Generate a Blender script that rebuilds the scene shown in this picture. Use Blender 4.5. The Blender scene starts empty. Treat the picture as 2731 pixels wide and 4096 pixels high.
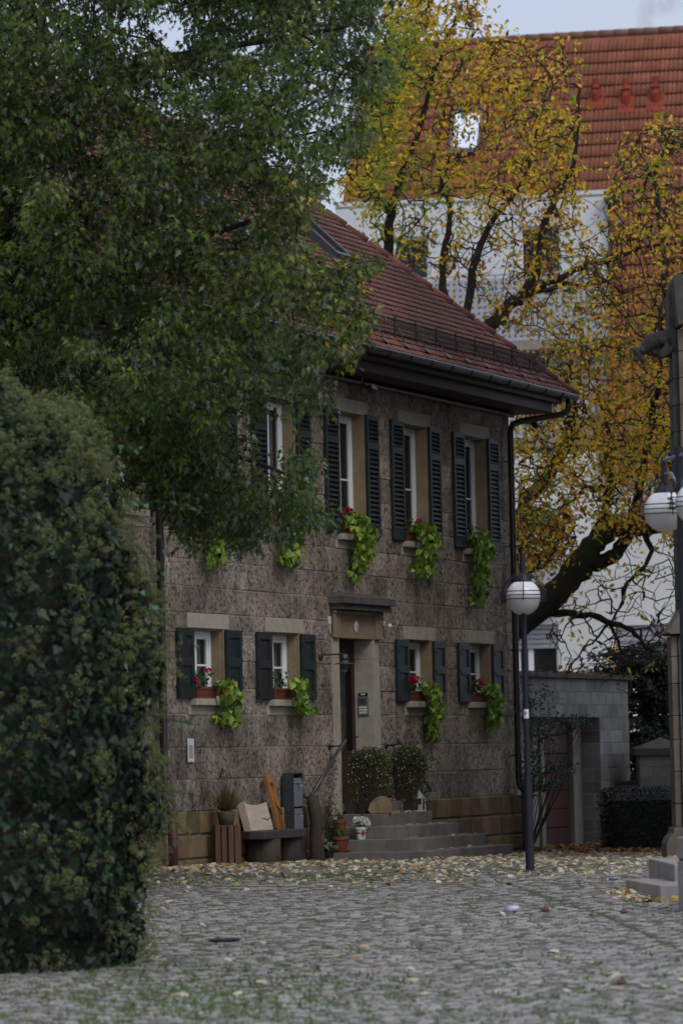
import bpy, math, random
import numpy as np
from mathutils import Matrix, Vector
R_ = math.radians
rng = np.random.default_rng(7)
random.seed(7)
SC = bpy.context.scene
COL = SC.collection
# ------------------------------------------------------------------ camera
W, H, FPX, EYE = 2731.0, 4096.0, 15362.0, 1.35
PITCH, ROLL, AZ = R_(3.6465), R_(-1.256), R_(22.3007)
fwd = np.array([0, math.cos(PITCH), math.sin(PITCH)])
up0 = np.array([0, -math.sin(PITCH), math.cos(PITCH)])
rt0 = np.array([1.0, 0, 0])
RT = math.cos(ROLL)*rt0 + math.sin(ROLL)*up0
UP = -math.sin(ROLL)*rt0 + math.cos(ROLL)*up0
cam = bpy.data.cameras.new('camera'); camo = bpy.data.objects.new('camera', cam); COL.objects.link(camo)
cam.sensor_fit = 'VERTICAL'; cam.sensor_height = 36.0; cam.sensor_width = 24.0
cam.lens = FPX/H*36.0
cam.clip_start = 0.5; cam.clip_end = 2000
camo.matrix_world = Matrix(((RT[0], UP[0], -fwd[0], 0), (RT[1], UP[1], -fwd[1], 0), (RT[2], UP[2], -fwd[2], EYE), (0, 0, 0, 1)))
cam.dof.use_dof = True; cam.dof.focus_distance = 47.0; cam.dof.aperture_fstop = 2.6
SC.camera = camo
# ------------------------------------------------------------------ sky, sun, exposure
SUN_EL, SUN_AZ = R_(44), R_(150)      # azimuth clockwise from +Y
wd = bpy.data.worlds.new('World'); SC.world = wd; wd.use_nodes = True
nt = wd.node_tree; nt.nodes.clear()
def wn(t, **k):
    n = nt.nodes.new(t)
    for a, b in k.items(): setattr(n, a, b)
    return n
sky = wn('ShaderNodeTexSky', sky_type='NISHITA', sun_disc=False, sun_elevation=SUN_EL, sun_rotation=SUN_AZ, air_density=1.0, dust_density=2.0, ozone_density=1.5)
tc = wn('ShaderNodeTexCoord'); noi = wn('ShaderNodeTexNoise'); noi.inputs['Scale'].default_value = 3.0; noi.inputs['Detail'].default_value = 6
rmp = wn('ShaderNodeValToRGB'); rmp.color_ramp.elements[0].position = .30; rmp.color_ramp.elements[1].position = .68
rmp.color_ramp.elements[0].color = (.62, .62, .62, 1); rmp.color_ramp.elements[1].color = (.95, .95, .95, 1)
mix = wn('ShaderNodeMix', data_type='RGBA'); bg = wn('ShaderNodeBackground'); out = wn('ShaderNodeOutputWorld')
mix.inputs['B'].default_value = (4.5, 4.85, 5.8, 1)
L = nt.links.new
L(tc.outputs['Generated'], noi.inputs['Vector']); L(noi.outputs['Fac'], rmp.inputs['Fac']); L(rmp.outputs['Color'], mix.inputs['Factor'])
L(sky.outputs['Color'], mix.inputs['A'])
# overcast sky: brighter towards the zenith (CIE overcast law, softened)
sep = wn('ShaderNodeSeparateXYZ'); L(tc.outputs['Generated'], sep.inputs[0])
mra = wn('ShaderNodeMapRange'); mra.inputs['From Min'].default_value = 0; mra.inputs['From Max'].default_value = 1; mra.inputs['To Min'].default_value = 1.08; mra.inputs['To Max'].default_value = 2.1
L(sep.outputs[2], mra.inputs['Value']); vm = wn('ShaderNodeVectorMath', operation='SCALE'); L(mix.outputs['Result'], vm.inputs[0]); L(mra.outputs[0], vm.inputs['Scale']); L(vm.outputs[0], bg.inputs['Color']); L(bg.outputs['Background'], out.inputs['Surface'])
bg.inputs['Strength'].default_value = 0.12
sun = bpy.data.lights.new('sun', 'SUN'); suno = bpy.data.objects.new('sun', sun); COL.objects.link(suno)
sun.energy = 1.2; sun.angle = R_(25); sun.color = (1, .93, .84)
sd = Vector((math.sin(SUN_AZ)*math.cos(SUN_EL), math.cos(SUN_AZ)*math.cos(SUN_EL), math.sin(SUN_EL)))
suno.rotation_euler = sd.to_track_quat('Z', 'Y').to_euler()
suno.location = (0, 0, 60)
SC.view_settings.view_transform = 'Standard'; SC.view_settings.look = 'None'; SC.view_settings.exposure = -0.15; SC.view_settings.gamma = 1
SC.cycles.use_denoising = True
SC.cycles.max_bounces = 6; SC.cycles.diffuse_bounces = 3; SC.cycles.glossy_bounces = 3; SC.cycles.transmission_bounces = 4; SC.cycles.transparent_max_bounces = 6
# ------------------------------------------------------------------ geometry of the place
D_ = np.array([math.sin(AZ), math.cos(AZ), 0.0])      # along the house front, to the right and away
N_ = np.array([math.cos(AZ), -math.sin(AZ), 0.0])     # out of the house front
ZV = np.array([0, 0, 1.0])
_gy = np.array([10, 20, 44, 47.3, 50, 53, 56, 59, 62, 66, 100, 700.])
_gz = np.array([-.64, -.44, .04, .02, -.035, -.095, -.155, -.21, -.222, -.23, -.25, -.25])
def G(y):
    y = np.asarray(y, float)
    return (np.interp(y-1.2, _gy, _gz)+np.interp(y, _gy, _gz)*2+np.interp(y+1.2, _gy, _gz))/4
def uw(u, w, z=None):
    p = u*D_ + (w-20.0)*N_
    return np.array([p[0], p[1], float(G(p[1])) if z is None else z])
def ray(px, py):      # photograph pixel (2731 x 4096) -> direction
    return (px-W/2)/FPX*RT - (py-H/2)/FPX*UP + fwd
def at(px, py, Y):    # a point seen at that pixel, Y metres ahead
    q = ray(px, py); p = q*(Y/q[1]); return np.array([p[0], p[1], p[2]+EYE])
def atd(dx, dy, Y):   # same in the 1568-wide view
    return at(dx*1.7417, dy*1.7417, Y)
def fac(px, py, w=0.0):   # on the plane w metres in front of the house front
    q = ray(px, py); t = (w-20.0)/(q@N_); p = q*t; return float(p@D_), p[2]+EYE
HROT = math.pi/2-AZ
# ------------------------------------------------------------------ helpers
class Thing:
    def __init__(s, name, label, cat, loc=(0, 0, 0), rot=0.0, group=None, kind=None):
        o = bpy.data.objects.new(name, None); COL.objects.link(o)
        o.empty_display_size = .2
        s.M = Matrix.Translation(Vector([float(v) for v in loc])) @ Matrix.Rotation(rot, 4, 'Z')
        o.matrix_world = s.M; s.o = o; s.Mi = np.array(s.M.inverted())
        tag(o, label, cat, group, kind)
def tag(o, label=None, cat=None, group=None, kind=None):
    if label: o['label'] = label
    if cat: o['category'] = cat
    if group: o['group'] = group
    if kind: o['kind'] = kind
    return o
def link(name, me, th=None, parent=None, world=False):
    """world=True: mesh holds world coordinates, th gives the frame of the thing"""
    o = bpy.data.objects.new(name, me)
    if th is not None and world: me.transform(th.M.inverted())
    if parent is not None: o.parent = parent
    elif th is not None: o.parent = th.o
    COL.objects.link(o); return o
class MB:
    def __init__(s): s.v = []; s.f = []; s.m = []
    def add(s, vs, fs, mi=0):
        b = len(s.v); s.v += [tuple(map(float, p)) for p in vs]; s.f += [[i+b for i in f] for f in fs]; s.m += [mi]*len(fs); return s
    def box(s, x0, x1, y0, y1, z0, z1, mi=0, bev=0.0):
        if x0 > x1: x0, x1 = x1, x0
        if y0 > y1: y0, y1 = y1, y0
        if bev:
            b = min(bev, (x1-x0)*.45, (y1-y0)*.45, (z1-z0)*.45); v = []
            for z, e in ((z0, b), (z0+b, 0), (z1-b, 0), (z1, b)):
                X0, X1, Y0, Y1 = x0+e, x1-e, y0+e, y1-e
                k = b if e == 0 else b*.0
                for p in ((X0+k, Y0), (X1-k, Y0), (X1, Y0+k), (X1, Y1-k), (X1-k, Y1), (X0+k, Y1), (X0, Y1-k), (X0, Y0+k)): v.append((p[0], p[1], z))
            f = [list(range(7, -1, -1)), list(range(24, 32))]
            for r in range(3):
                for i in range(8): j = (i+1) % 8; f.append([r*8+i, r*8+j, r*8+8+j, r*8+8+i])
            return s.add(v, f, mi)
        v = [(x0, y0, z0), (x1, y0, z0), (x1, y1, z0), (x0, y1, z0), (x0, y0, z1), (x1, y0, z1), (x1, y1, z1), (x0, y1, z1)]
        return s.add(v, [[0, 3, 2, 1], [4, 5, 6, 7], [0, 1, 5, 4], [1, 2, 6, 5], [2, 3, 7, 6], [3, 0, 4, 7]], mi)
    def prism(s, poly, a, b, axis='z', mi=0):
        n = len(poly)
        def P(p, h): return {'z': (p[0], p[1], h), 'x': (h, p[0], p[1]), 'y': (p[0], h, p[1])}[axis]
        v = [P(p, a) for p in poly]+[P(p, b) for p in poly]
        f = [list(range(n-1, -1, -1)), list(range(n, 2*n))]+[[i, (i+1) % n, n+(i+1) % n, n+i] for i in range(n)]
        return s.add(v, f, mi)
    def tube(s, pts, r, n=8, mi=0, cap=True):
        pts = [np.array(p, float) for p in pts]; k = len(pts)
        rs = [r]*k if np.isscalar(r) else list(r)
        v = []; f = []; T = []
        for i in range(k):
            t = pts[min(i+1, k-1)]-pts[max(i-1, 0)]; T.append(t/(np.linalg.norm(t)+1e-9))
        ref = np.array([0, 0, 1.0]) if abs(T[0][2]) < .9 else np.array([1.0, 0, 0])
        for i in range(k):
            a = ref-T[i]*(ref@T[i]); a /= np.linalg.norm(a)+1e-9; b = np.cross(T[i], a); ref = a
            for j in range(n):
                an = 2*math.pi*j/n; v.append(pts[i]+rs[i]*(math.cos(an)*a+math.sin(an)*b))
        for i in range(k-1):
            for j in range(n): jj = (j+1) % n; f.append([i*n+j, i*n+jj, (i+1)*n+jj, (i+1)*n+j])
        if cap: f.append(list(range(n-1, -1, -1))); f.append([(k-1)*n+j for j in range(n)])
        return s.add(v, f, mi)
    def lathe(s, prof, n=20, c=(0, 0, 0), mi=0):
        v = []; f = []; k = len(prof)
        for r, z in prof:
            for j in range(n): a = 2*math.pi*j/n; v.append((c[0]+r*math.cos(a), c[1]+r*math.sin(a), c[2]+z))
        for i in range(k-1):
            for j in range(n): jj = (j+1) % n; f.append([i*n+j, i*n+jj, (i+1)*n+jj, (i+1)*n+j])
        if prof[0][0] > 1e-4: f.append(list(range(n-1, -1, -1)))
        if prof[-1][0] > 1e-4: f.append([(k-1)*n+j for j in range(n)])
        return s.add(v, f, mi)
    def ball(s, c, r, n=12, m=8, mi=0, sc=(1, 1, 1)):
        v = []; f = []
        for i in range(m+1):
            t = math.pi*i/m
            for j in range(n): a = 2*math.pi*j/n; v.append((c[0]+r*sc[0]*math.sin(t)*math.cos(a), c[1]+r*sc[1]*math.sin(t)*math.sin(a), c[2]-r*sc[2]*math.cos(t)))
        for i in range(m):
            for j in range(n): jj = (j+1) % n; f.append([i*n+j, i*n+jj, (i+1)*n+jj, (i+1)*n+j])
        return s.add(v, f, mi)
    def ring(s, c, R, r, n=28, k=5, mi=0):
        pts = [(c[0]+R*math.cos(2*math.pi*i/n), c[1]+R*math.sin(2*math.pi*i/n), c[2]) for i in range(n)]
        v = []; f = []
        for i in range(n):
            a = 2*math.pi*i/n
            for j in range(k):
                b = 2*math.pi*j/k; rr = R+r*math.cos(b); v.append((c[0]+rr*math.cos(a), c[1]+rr*math.sin(a), c[2]+r*math.sin(b)))
        for i in range(n):
            ii = (i+1) % n
            for j in range(k): jj = (j+1) % k; f.append([i*k+j, ii*k+j, ii*k+jj, i*k+jj])
        return s.add(v, f, mi)
    def mesh(s, name, mats, smooth=False):
        me = bpy.data.meshes.new(name); me.from_pydata(s.v, [], s.f)
        if not isinstance(mats, (list, tuple)): mats = [mats]
        for m in mats: me.materials.append(m)
        if len(mats) > 1: me.polygons.foreach_set('material_index', s.m)
        if smooth: me.polygons.foreach_set('use_smooth', [True]*len(me.polygons))
        me.update(); return me
    def build(s, name, mats, th=None, parent=None, smooth=False, world=False, label=None):
        o = link(name, s.mesh(name, mats, smooth), th, parent, world)
        if label: o['label'] = label
        return o
def bevel(o, w, seg=2):
    m = o.modifiers.new('bevel', 'BEVEL'); m.width = w; m.segments = seg; m.limit_method = 'ANGLE'; return o
def np_mesh(name, V, counts, idx, mats, rnd=None, smooth=False):
    me = bpy.data.meshes.new(name); me.vertices.add(len(V)); me.vertices.foreach_set('co', np.asarray(V, np.float32).ravel())
    me.loops.add(len(idx)); me.loops.foreach_set('vertex_index', np.asarray(idx, np.int32))
    me.polygons.add(len(counts)); st = np.concatenate([[0], np.cumsum(counts)[:-1]]).astype(np.int32)
    me.polygons.foreach_set('loop_start', st)
    if rnd is not None:
        at_ = me.attributes.new('rnd', 'FLOAT', 'POINT'); at_.data.foreach_set('value', np.asarray(rnd, np.float32))
    if smooth: me.polygons.foreach_set('use_smooth', [True]*len(counts))
    for m in (mats if isinstance(mats, (list, tuple)) else [mats]): me.materials.append(m)
    me.update(calc_edges=True); me.validate(); return me
def frames(tip, nrm):
    tip = tip/(np.linalg.norm(tip, axis=1, keepdims=True)+1e-9)
    nrm = nrm-tip*np.sum(tip*nrm, 1, keepdims=True); nrm /= (np.linalg.norm(nrm, axis=1, keepdims=True)+1e-9)
    side = np.cross(tip, nrm); return np.stack([side, tip, nrm], 2)      # columns
def scatter(name, tmpl, P, Rm, S, mat, th=None, parent=None, rnd=None, stuff=True, parts=0, part_name='leaf', key=None, smooth=False, fmat=None):
    """many copies of tmpl: the 'parts' nearest ones as objects, the rest as one mesh"""
    tv, tf = tmpl; tv = np.array(tv, float); N = len(P)
    if rnd is None: rnd = rng.random(N)
    S = np.broadcast_to(S, (N,)).astype(float)
    order = np.argsort(P[:, 1] if key is None else key); sel = order[:parts]; rest = order[parts:]
    if parts:
        base = [np_mesh(part_name, tv, [len(f) for f in tf], np.concatenate(tf), mat, np.full(len(tv), k/7.0), smooth) for k in range(7)]
        if fmat is not None:
            for b_ in base: b_.polygons.foreach_set('material_index', fmat)
        Mi = Matrix(th.Mi.tolist()) if th is not None else Matrix()
        for i in sel:
            o = bpy.data.objects.new(part_name, base[min(6, int(rnd[i]*7))])
            M = np.eye(4); M[:3, :3] = Rm[i]*S[i]; M[:3, 3] = P[i]
            if parent is not None: o.parent = parent
            elif th is not None: o.parent = th.o
            o.matrix_basis = Mi @ Matrix(M.tolist()); COL.objects.link(o)
    if len(rest):
        V = np.einsum('nij,vj->nvi', Rm[rest]*S[rest][:, None, None], tv)+P[rest][:, None, :]
        n, k = V.shape[:2]; V = V.reshape(-1, 3)
        if th is not None: V = V@th.Mi[:3, :3].T+th.Mi[:3, 3]
        fl = np.concatenate(tf); ct = [len(f) for f in tf]
        idx = (np.arange(n)[:, None]*k+fl[None, :]).ravel()
        me = np_mesh(name, V, np.tile(ct, n), idx, mat, np.repeat(rnd[rest], k), smooth)
        if fmat is not None: me.polygons.foreach_set('material_index', np.tile(fmat, n))
        o = bpy.data.objects.new(name, me)
        if parent is not None: o.parent = parent
        elif th is not None: o.parent = th.o
        COL.objects.link(o)
        if stuff: o['kind'] = 'stuff'
        return o
# ------------------------------------------------------------------ materials
def newmat(name):
    m = bpy.data.materials.new(name); m.use_nodes = True; return m, m.node_tree, m.node_tree.nodes['Principled BSDF']
def srgb(r, g, b): return tuple(((c/255)/12.92 if c/255 <= .04045 else ((c/255+.055)/1.055)**2.4) for c in (r, g, b))
def node(t, typ, **k):
    n = t.nodes.new(typ)
    for a, b in k.items(): setattr(n, a, b)
    return n
def ramp(t, fac, stops, interp='LINEAR'):
    r = node(t, 'ShaderNodeValToRGB'); cr = r.color_ramp; cr.interpolation = interp
    while len(cr.elements) < len(stops): cr.elements.new(.5)
    for e, (p, c) in zip(cr.elements, stops): e.position = p; e.color = (*c, 1) if len(c) == 3 else c
    t.links.new(fac, r.inputs['Fac']); return r.outputs['Color']
def noise(t, scale, detail=5, rough=.6, vec=None, stretch=None, dist=0):
    n = node(t, 'ShaderNodeTexNoise'); n.inputs['Scale'].default_value = scale; n.inputs['Detail'].default_value = detail; n.inputs['Roughness'].default_value = rough
    n.inputs['Distortion'].default_value = dist
    if vec is None: vec = node(t, 'ShaderNodeTexCoord').outputs['Object']
    if stretch:
        mp = node(t, 'ShaderNodeMapping'); mp.inputs['Scale'].default_value = stretch; t.links.new(vec, mp.inputs['Vector']); vec = mp.outputs['Vector']
    t.links.new(vec, n.inputs['Vector']); return n.outputs['Fac']
def mixc(t, f, a, b, mode='MIX'):
    m = node(t, 'ShaderNodeMix', data_type='RGBA', blend_type=mode)
    for s, v in (('Factor', f), ('A', a), ('B', b)):
        if isinstance(v, (int, float)): m.inputs[s].default_value = v
        elif isinstance(v, tuple): m.inputs[s].default_value = (*v, 1)
        else: t.links.new(v, m.inputs[s])
    return m.outputs['Result']
def bump(t, b, h, strength=.5, dist=.01):
    n = node(t, 'ShaderNodeBump'); n.inputs['Strength'].default_value = strength; n.inputs['Distance'].default_value = dist
    t.links.new(h, n.inputs['Height']); t.links.new(n.outputs['Normal'], b.inputs['Normal'])
def simple(name, c1, c2=None, rough=.7, sc=8, bscale=40, bstr=.3, bdist=.004, metal=0, spec=.5, stretch=None, orand=0.0, world=False):
    m, t, b = newmat(name); c2 = c2 or tuple(x*.7 for x in c1)
    vec = node(t, 'ShaderNodeNewGeometry').outputs['Position'] if world else None
    col = ramp(t, noise(t, sc, vec=vec, stretch=stretch), [(.3, c1), (.7, c2)])
    if orand:
        oi = node(t, 'ShaderNodeObjectInfo'); mr = node(t, 'ShaderNodeMapRange'); mr.inputs['To Min'].default_value = 1-orand; mr.inputs['To Max'].default_value = 1+orand
        t.links.new(oi.outputs['Random'], mr.inputs['Value']); hs = node(t, 'ShaderNodeHueSaturation'); t.links.new(mr.outputs[0], hs.inputs['Value']); t.links.new(col, hs.inputs['Color']); col = hs.outputs['Color']
    t.links.new(col, b.inputs['Base Color']); b.inputs['Roughness'].default_value = rough; b.inputs['Metallic'].default_value = metal
    b.inputs['Specular IOR Level'].default_value = spec
    if bstr: bump(t, b, noise(t, bscale, vec=vec, stretch=stretch), bstr, bdist)
    return m
def leafmat(name, stops, trans=.35, rough=.45, back=None, sc=1.0, spec=.5):
    """leaf colour picked per leaf from 'rnd' (plus the object's own random number)"""
    m, t, b = newmat(name)
    a = node(t, 'ShaderNodeAttribute', attribute_name='rnd'); oi = node(t, 'ShaderNodeObjectInfo')
    ad = node(t, 'ShaderNodeMath', operation='MULTIPLY_ADD'); t.links.new(oi.outputs['Random'], ad.inputs[0]); ad.inputs[1].default_value = .14; t.links.new(a.outputs['Fac'], ad.inputs[2])
    fr = node(t, 'ShaderNodeMath', operation='FRACT'); t.links.new(ad.outputs[0], fr.inputs[0])
    col = ramp(t, fr.outputs[0], stops)
    nz = noise(t, 2.2*sc, 2, vec=node(t, 'ShaderNodeNewGeometry').outputs['Position'])
    hs = node(t, 'ShaderNodeHueSaturation'); mr = node(t, 'ShaderNodeMapRange'); mr.inputs['From Min'].default_value = .3; mr.inputs['From Max'].default_value = .7; mr.inputs['To Min'].default_value = .75; mr.inputs['To Max'].default_value = 1.25
    t.links.new(nz, mr.inputs['Value']); t.links.new(mr.outputs[0], hs.inputs['Value']); t.links.new(col, hs.inputs['Color']); col = hs.outputs['Color']
    if back is not None:
        g = node(t, 'ShaderNodeNewGeometry'); col = mixc(t, g.outputs['Backfacing'], col, mixc(t, .75, col, back))
    t.links.new(col, b.inputs['Base Color']); b.inputs['Roughness'].default_value = rough; b.inputs['Specular IOR Level'].default_value = spec
    tr = node(t, 'ShaderNodeBsdfTranslucent'); t.links.new(col, tr.inputs['Color'])
    ms = node(t, 'ShaderNodeMixShader'); ms.inputs[0].default_value = trans
    t.links.new(b.outputs[0], ms.inputs[1]); t.links.new(tr.outputs[0], ms.inputs[2]); t.links.new(ms.outputs[0], t.nodes['Material Output'].inputs['Surface'])
    return m
def tuff(name, light, mid, dark, pit=.44):
    m, t, b = newmat(name); g = node(t, 'ShaderNodeNewGeometry').outputs['Position']
    n1 = noise(t, 3.2, 10, .86, vec=g, stretch=(1, 1, .7)); n2 = noise(t, 19, 3, .75, vec=g, stretch=(1, 1, .9), dist=.4); n3 = noise(t, .9, 5, .65, vec=g); n4 = noise(t, 9, 6, .85, vec=g, stretch=(1, 1, .8))
    c = ramp(t, n1, [(.36, dark), (.48, mid), (.66, light)])
    c = mixc(t, ramp(t, n3, [(.42, (0, 0, 0)), (.66, (.62,)*3)]), c, tuple(x*.55 for x in mid))
    oi = node(t, 'ShaderNodeObjectInfo'); hs = node(t, 'ShaderNodeHueSaturation'); mr = node(t, 'ShaderNodeMapRange'); mr.inputs['To Min'].default_value = .78; mr.inputs['To Max'].default_value = 1.28
    t.links.new(oi.outputs['Random'], mr.inputs['Value']); t.links.new(mr.outputs[0], hs.inputs['Value']); t.links.new(c, hs.inputs['Color']); c = hs.outputs['Color']
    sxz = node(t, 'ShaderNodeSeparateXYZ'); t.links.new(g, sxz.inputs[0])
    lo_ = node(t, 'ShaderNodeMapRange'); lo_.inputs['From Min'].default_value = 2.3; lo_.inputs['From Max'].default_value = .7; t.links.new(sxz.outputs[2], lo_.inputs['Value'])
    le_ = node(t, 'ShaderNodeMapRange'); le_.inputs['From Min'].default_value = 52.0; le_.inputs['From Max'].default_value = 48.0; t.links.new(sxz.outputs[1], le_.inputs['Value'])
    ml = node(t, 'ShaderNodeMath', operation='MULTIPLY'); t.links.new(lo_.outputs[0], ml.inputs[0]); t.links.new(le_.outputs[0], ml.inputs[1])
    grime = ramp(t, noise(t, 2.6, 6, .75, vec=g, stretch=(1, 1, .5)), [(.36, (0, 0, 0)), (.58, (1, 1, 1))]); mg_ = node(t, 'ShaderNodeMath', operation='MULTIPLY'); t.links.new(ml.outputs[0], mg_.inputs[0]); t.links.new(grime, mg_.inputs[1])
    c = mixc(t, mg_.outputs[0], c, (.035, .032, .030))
    pits = ramp(t, n2, [(pit-.05, (.26, .25, .24)), (pit+.04, (1, 1, 1))]); c = mixc(t, 1.0, c, pits, 'MULTIPLY')
    pits2 = ramp(t, n4, [(.38, (.38, .38, .38)), (.47, (1, 1, 1))]); c = mixc(t, .8, c, pits2, 'MULTIPLY')
    t.links.new(c, b.inputs['Base Color']); b.inputs['Roughness'].default_value = .95; b.inputs['Specular IOR Level'].default_value = .2
    ma = node(t, 'ShaderNodeMath', operation='ADD'); t.links.new(n2, ma.inputs[0]); t.links.new(n1, ma.inputs[1])
    bump(t, b, ma.outputs[0], 1.0, .03); return m
M = {}
M['tuff'] = tuff('tuff_stone', (.52, .45, .375), (.325, .275, .225), (.115, .095, .08))
M['mortar'] = tuff('mortar', (.40, .345, .29), (.33, .28, .235), (.19, .16, .135), .36)
M['ochre'] = simple('ochre_sandstone', (.21, .14, .07), (.105, .08, .05), .9, 5, 30, .8, .012, spec=.2, orand=.3, world=True)
M['ochremortar'] = simple('plinth_mortar', (.17, .15, .12), (.10, .09, .075), .95, 8, 40, .6, .01, spec=.2, world=True)
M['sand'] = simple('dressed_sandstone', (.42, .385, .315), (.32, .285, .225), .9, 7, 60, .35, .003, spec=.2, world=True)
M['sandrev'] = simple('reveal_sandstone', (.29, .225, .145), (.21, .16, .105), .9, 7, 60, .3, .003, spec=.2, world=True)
M['white'] = simple('white_window_paint', (.80, .81, .82), (.74, .75, .76), .35, 6, 30, .05)
M['shutter'] = simple('shutter_paint', (.011, .018, .019), (.015, .022, .022), .55, 6, 60, .12, .001)
M['shutterbrown'] = simple('shutter_paint_faded', (.024, .020, .022), (.018, .016, .018), .55, 6, 60, .12, .001)
M['iron'] = simple('black_iron', (.012, .012, .013), (.02, .02, .02), .5, 9, 50, .1)
M['pipe'] = simple('downpipe_metal', (.024, .018, .017), (.04, .03, .027), .35, 5, 30, .1, metal=.3)
M['castpipe'] = simple('cast_iron_red_brown', (.085, .034, .024), (.06, .026, .02), .55, 6, 40, .2)
M['gutter'] = simple('gutter_metal', (.05, .048, .045), (.035, .033, .033), .3, 4, 30, .1, metal=.5)
M['fascia'] = simple('brown_eave_board', (.030, .019, .014), (.05, .032, .024), .6, 6, 30, .2, stretch=(.2, 4, 4))
M['tile'] = simple('clay_roof_tile', (.29, .085, .052), (.17, .055, .04), .8, 6, 40, .3, .003, orand=.28, spec=.25, world=True)
M['tileold'] = simple('weathered_roof_tile', (.085, .045, .036), (.17, .062, .045), .85, 3, 40, .3, .003, orand=.3, spec=.25, world=True)
M['pan'] = simple('orange_pantile', (.27, .090, .047), (.18, .066, .038), .75, 3, 20, .2, .004, orand=.16, spec=.3, world=True)
M['granite'] = simple('granite_step', (.19, .18, .17), (.105, .10, .092), .85, 3, 90, .4, .002, spec=.3, orand=.12, world=True)
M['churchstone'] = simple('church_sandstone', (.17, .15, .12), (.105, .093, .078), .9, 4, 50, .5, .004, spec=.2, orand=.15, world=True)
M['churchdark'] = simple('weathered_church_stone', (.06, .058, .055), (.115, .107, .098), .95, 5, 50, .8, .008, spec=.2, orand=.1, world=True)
M['cstep'] = simple('church_step_stone', (.30, .28, .26), (.22, .20, .185), .9, 3, 90, .4, .003, spec=.2, world=True)
M['door'] = simple('dark_door_wood', (.035, .012, .009), (.022, .009, .007), .45, 5, 30, .15, stretch=(4, 4, .4))
M['bluelamp'] = simple('dark_blue_lamp_paint', (.002, .003, .009), (.003, .005, .012), .55, 6, 40, .08)
M['bluelight'] = simple('worn_pale_paint', (.25, .30, .36), (.05, .07, .12), .5, 26, 40, .1)
M['greymetal'] = simple('dark_grey_metal', (.055, .060, .068), (.075, .08, .088), .4, 4, 30, .06, metal=.4)
M['silver'] = simple('silver_box_metal', (.30, .33, .38), (.24, .27, .32), .38, 4, 30, .06, metal=.5)
M['steel'] = simple('brushed_steel', (.42, .43, .44), (.33, .34, .35), .35, 6, 60, .05, metal=.6)
M['rail'] = simple('handrail_metal', (.075, .062, .064), (.055, .048, .05), .4, 6, 50, .1, metal=.3)
M['barklog'] = simple('bark_log', (.075, .058, .045), (.04, .032, .027), .95, 6, 18, 1, .03, stretch=(1, 1, .2), spec=.15)
M['darkwood'] = simple('dark_bench_wood', (.055, .05, .052), (.035, .031, .033), .55, 5, 25, .5, .006, stretch=(.4, 2, 2))
M['palewood'] = simple('pale_grey_wood', (.50, .42, .34), (.36, .29, .22), .8, 4, 22, .3, .004, stretch=(.5, 2, 2))
M['orangewood'] = simple('orange_oiled_wood', (.36, .155, .045), (.24, .10, .03), .5, 7, 30, .2, .003, stretch=(3, 3, .3))
M['cratewood'] = simple('crate_wood', (.13, .065, .035), (.08, .042, .024), .8, 7, 25, .4, .004, stretch=(3, 3, .3), orand=.2)
M['terracotta'] = simple('terracotta', (.17, .045, .022), (.13, .036, .018), .75, 6, 40, .15, .002)
M['dirt'] = simple('potting_soil', (.03, .022, .016), (.02, .015, .012), 1, 20, 60, .6, .01)
M['plaster'] = simple('white_render', (.62, .645, .67), (.54, .56, .58), .9, .8, 60, .2, .004, spec=.2, world=True)
M['plasterlow'] = simple('pale_render', (.66, .67, .655), (.57, .58, .565), .9, .7, 60, .2, .004, spec=.2, world=True)
M['block'] = simple('concrete_block', (.30, .285, .265), (.18, .175, .15), .95, 2.2, 60, .5, .004, spec=.2, orand=.22, world=True)
M['blockmortar'] = simple('block_mortar', (.42, .42, .42), (.32, .32, .31), .95, 6, 60, .4, .004, spec=.2, world=True)
M['conc'] = simple('cast_concrete', (.30, .265, .235), (.22, .195, .17), .9, 2, 50, .3, .003, spec=.2, world=True)
M['capconc'] = simple('mossy_concrete_cap', (.13, .12, .10), (.075, .075, .055), .95, 4, 50, .5, .005, spec=.2, world=True)
M['garage'] = simple('brown_sectional_door', (.075, .028, .020), (.06, .024, .017), .45, 2, 30, .1, .002)
M['bark'] = simple('tree_bark', (.045, .037, .030), (.02, .017, .015), .95, 3, 12, 1, .05, stretch=(1, 1, .35), spec=.15, world=True)
M['twig'] = simple('twig_bark', (.050, .036, .028), (.028, .021, .017), .9, 3, 12, .3, .01, spec=.2, world=True)
M['mossbark'] = simple('mossy_trunk_bark', (.04, .034, .028), (.035, .042, .016), .95, 2.0, 10, 1, .05, stretch=(1, 1, .5), spec=.15, world=True)
M['slatmetal'] = simple('roller_shutter_slat', (.33, .34, .37), (.27, .28, .31), .6, 3, 30, .1)
M['interior'] = simple('dark_interior', (.012, .012, .013), (.02, .02, .02), .9, 2, 10, 0)
M['curtain'] = simple('curtain_cloth', (.30, .33, .34), (.17, .19, .195), .9, 30, 30, .2, .01, stretch=(6, 6, .2))
M['red'] = leafmat('geranium_petal', [(0, (.50, .006, .035)), (1, (.62, .012, .07))], .25)
M['whiteflower'] = simple('white_petal', (.70, .72, .66), (.60, .64, .55), .7, 30, 30, 0)
M['silverleaf'] = simple('silver_foliage', (.20, .25, .22), (.12, .16, .14), .7, 30, 30, 0)
M['porcelain'] = simple('white_enamel', (.68, .69, .70), (.58, .59, .60), .3, 10, 30, .05)
M['black'] = simple('black_plastic', (.008, .008, .009), (.012, .012, .012), .4, 10, 30, .05)
M['heart'] = simple('painted_wood_heart', (.50, .50, .48), (.40, .33, .30), .6, 30, 30, .05)
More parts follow.
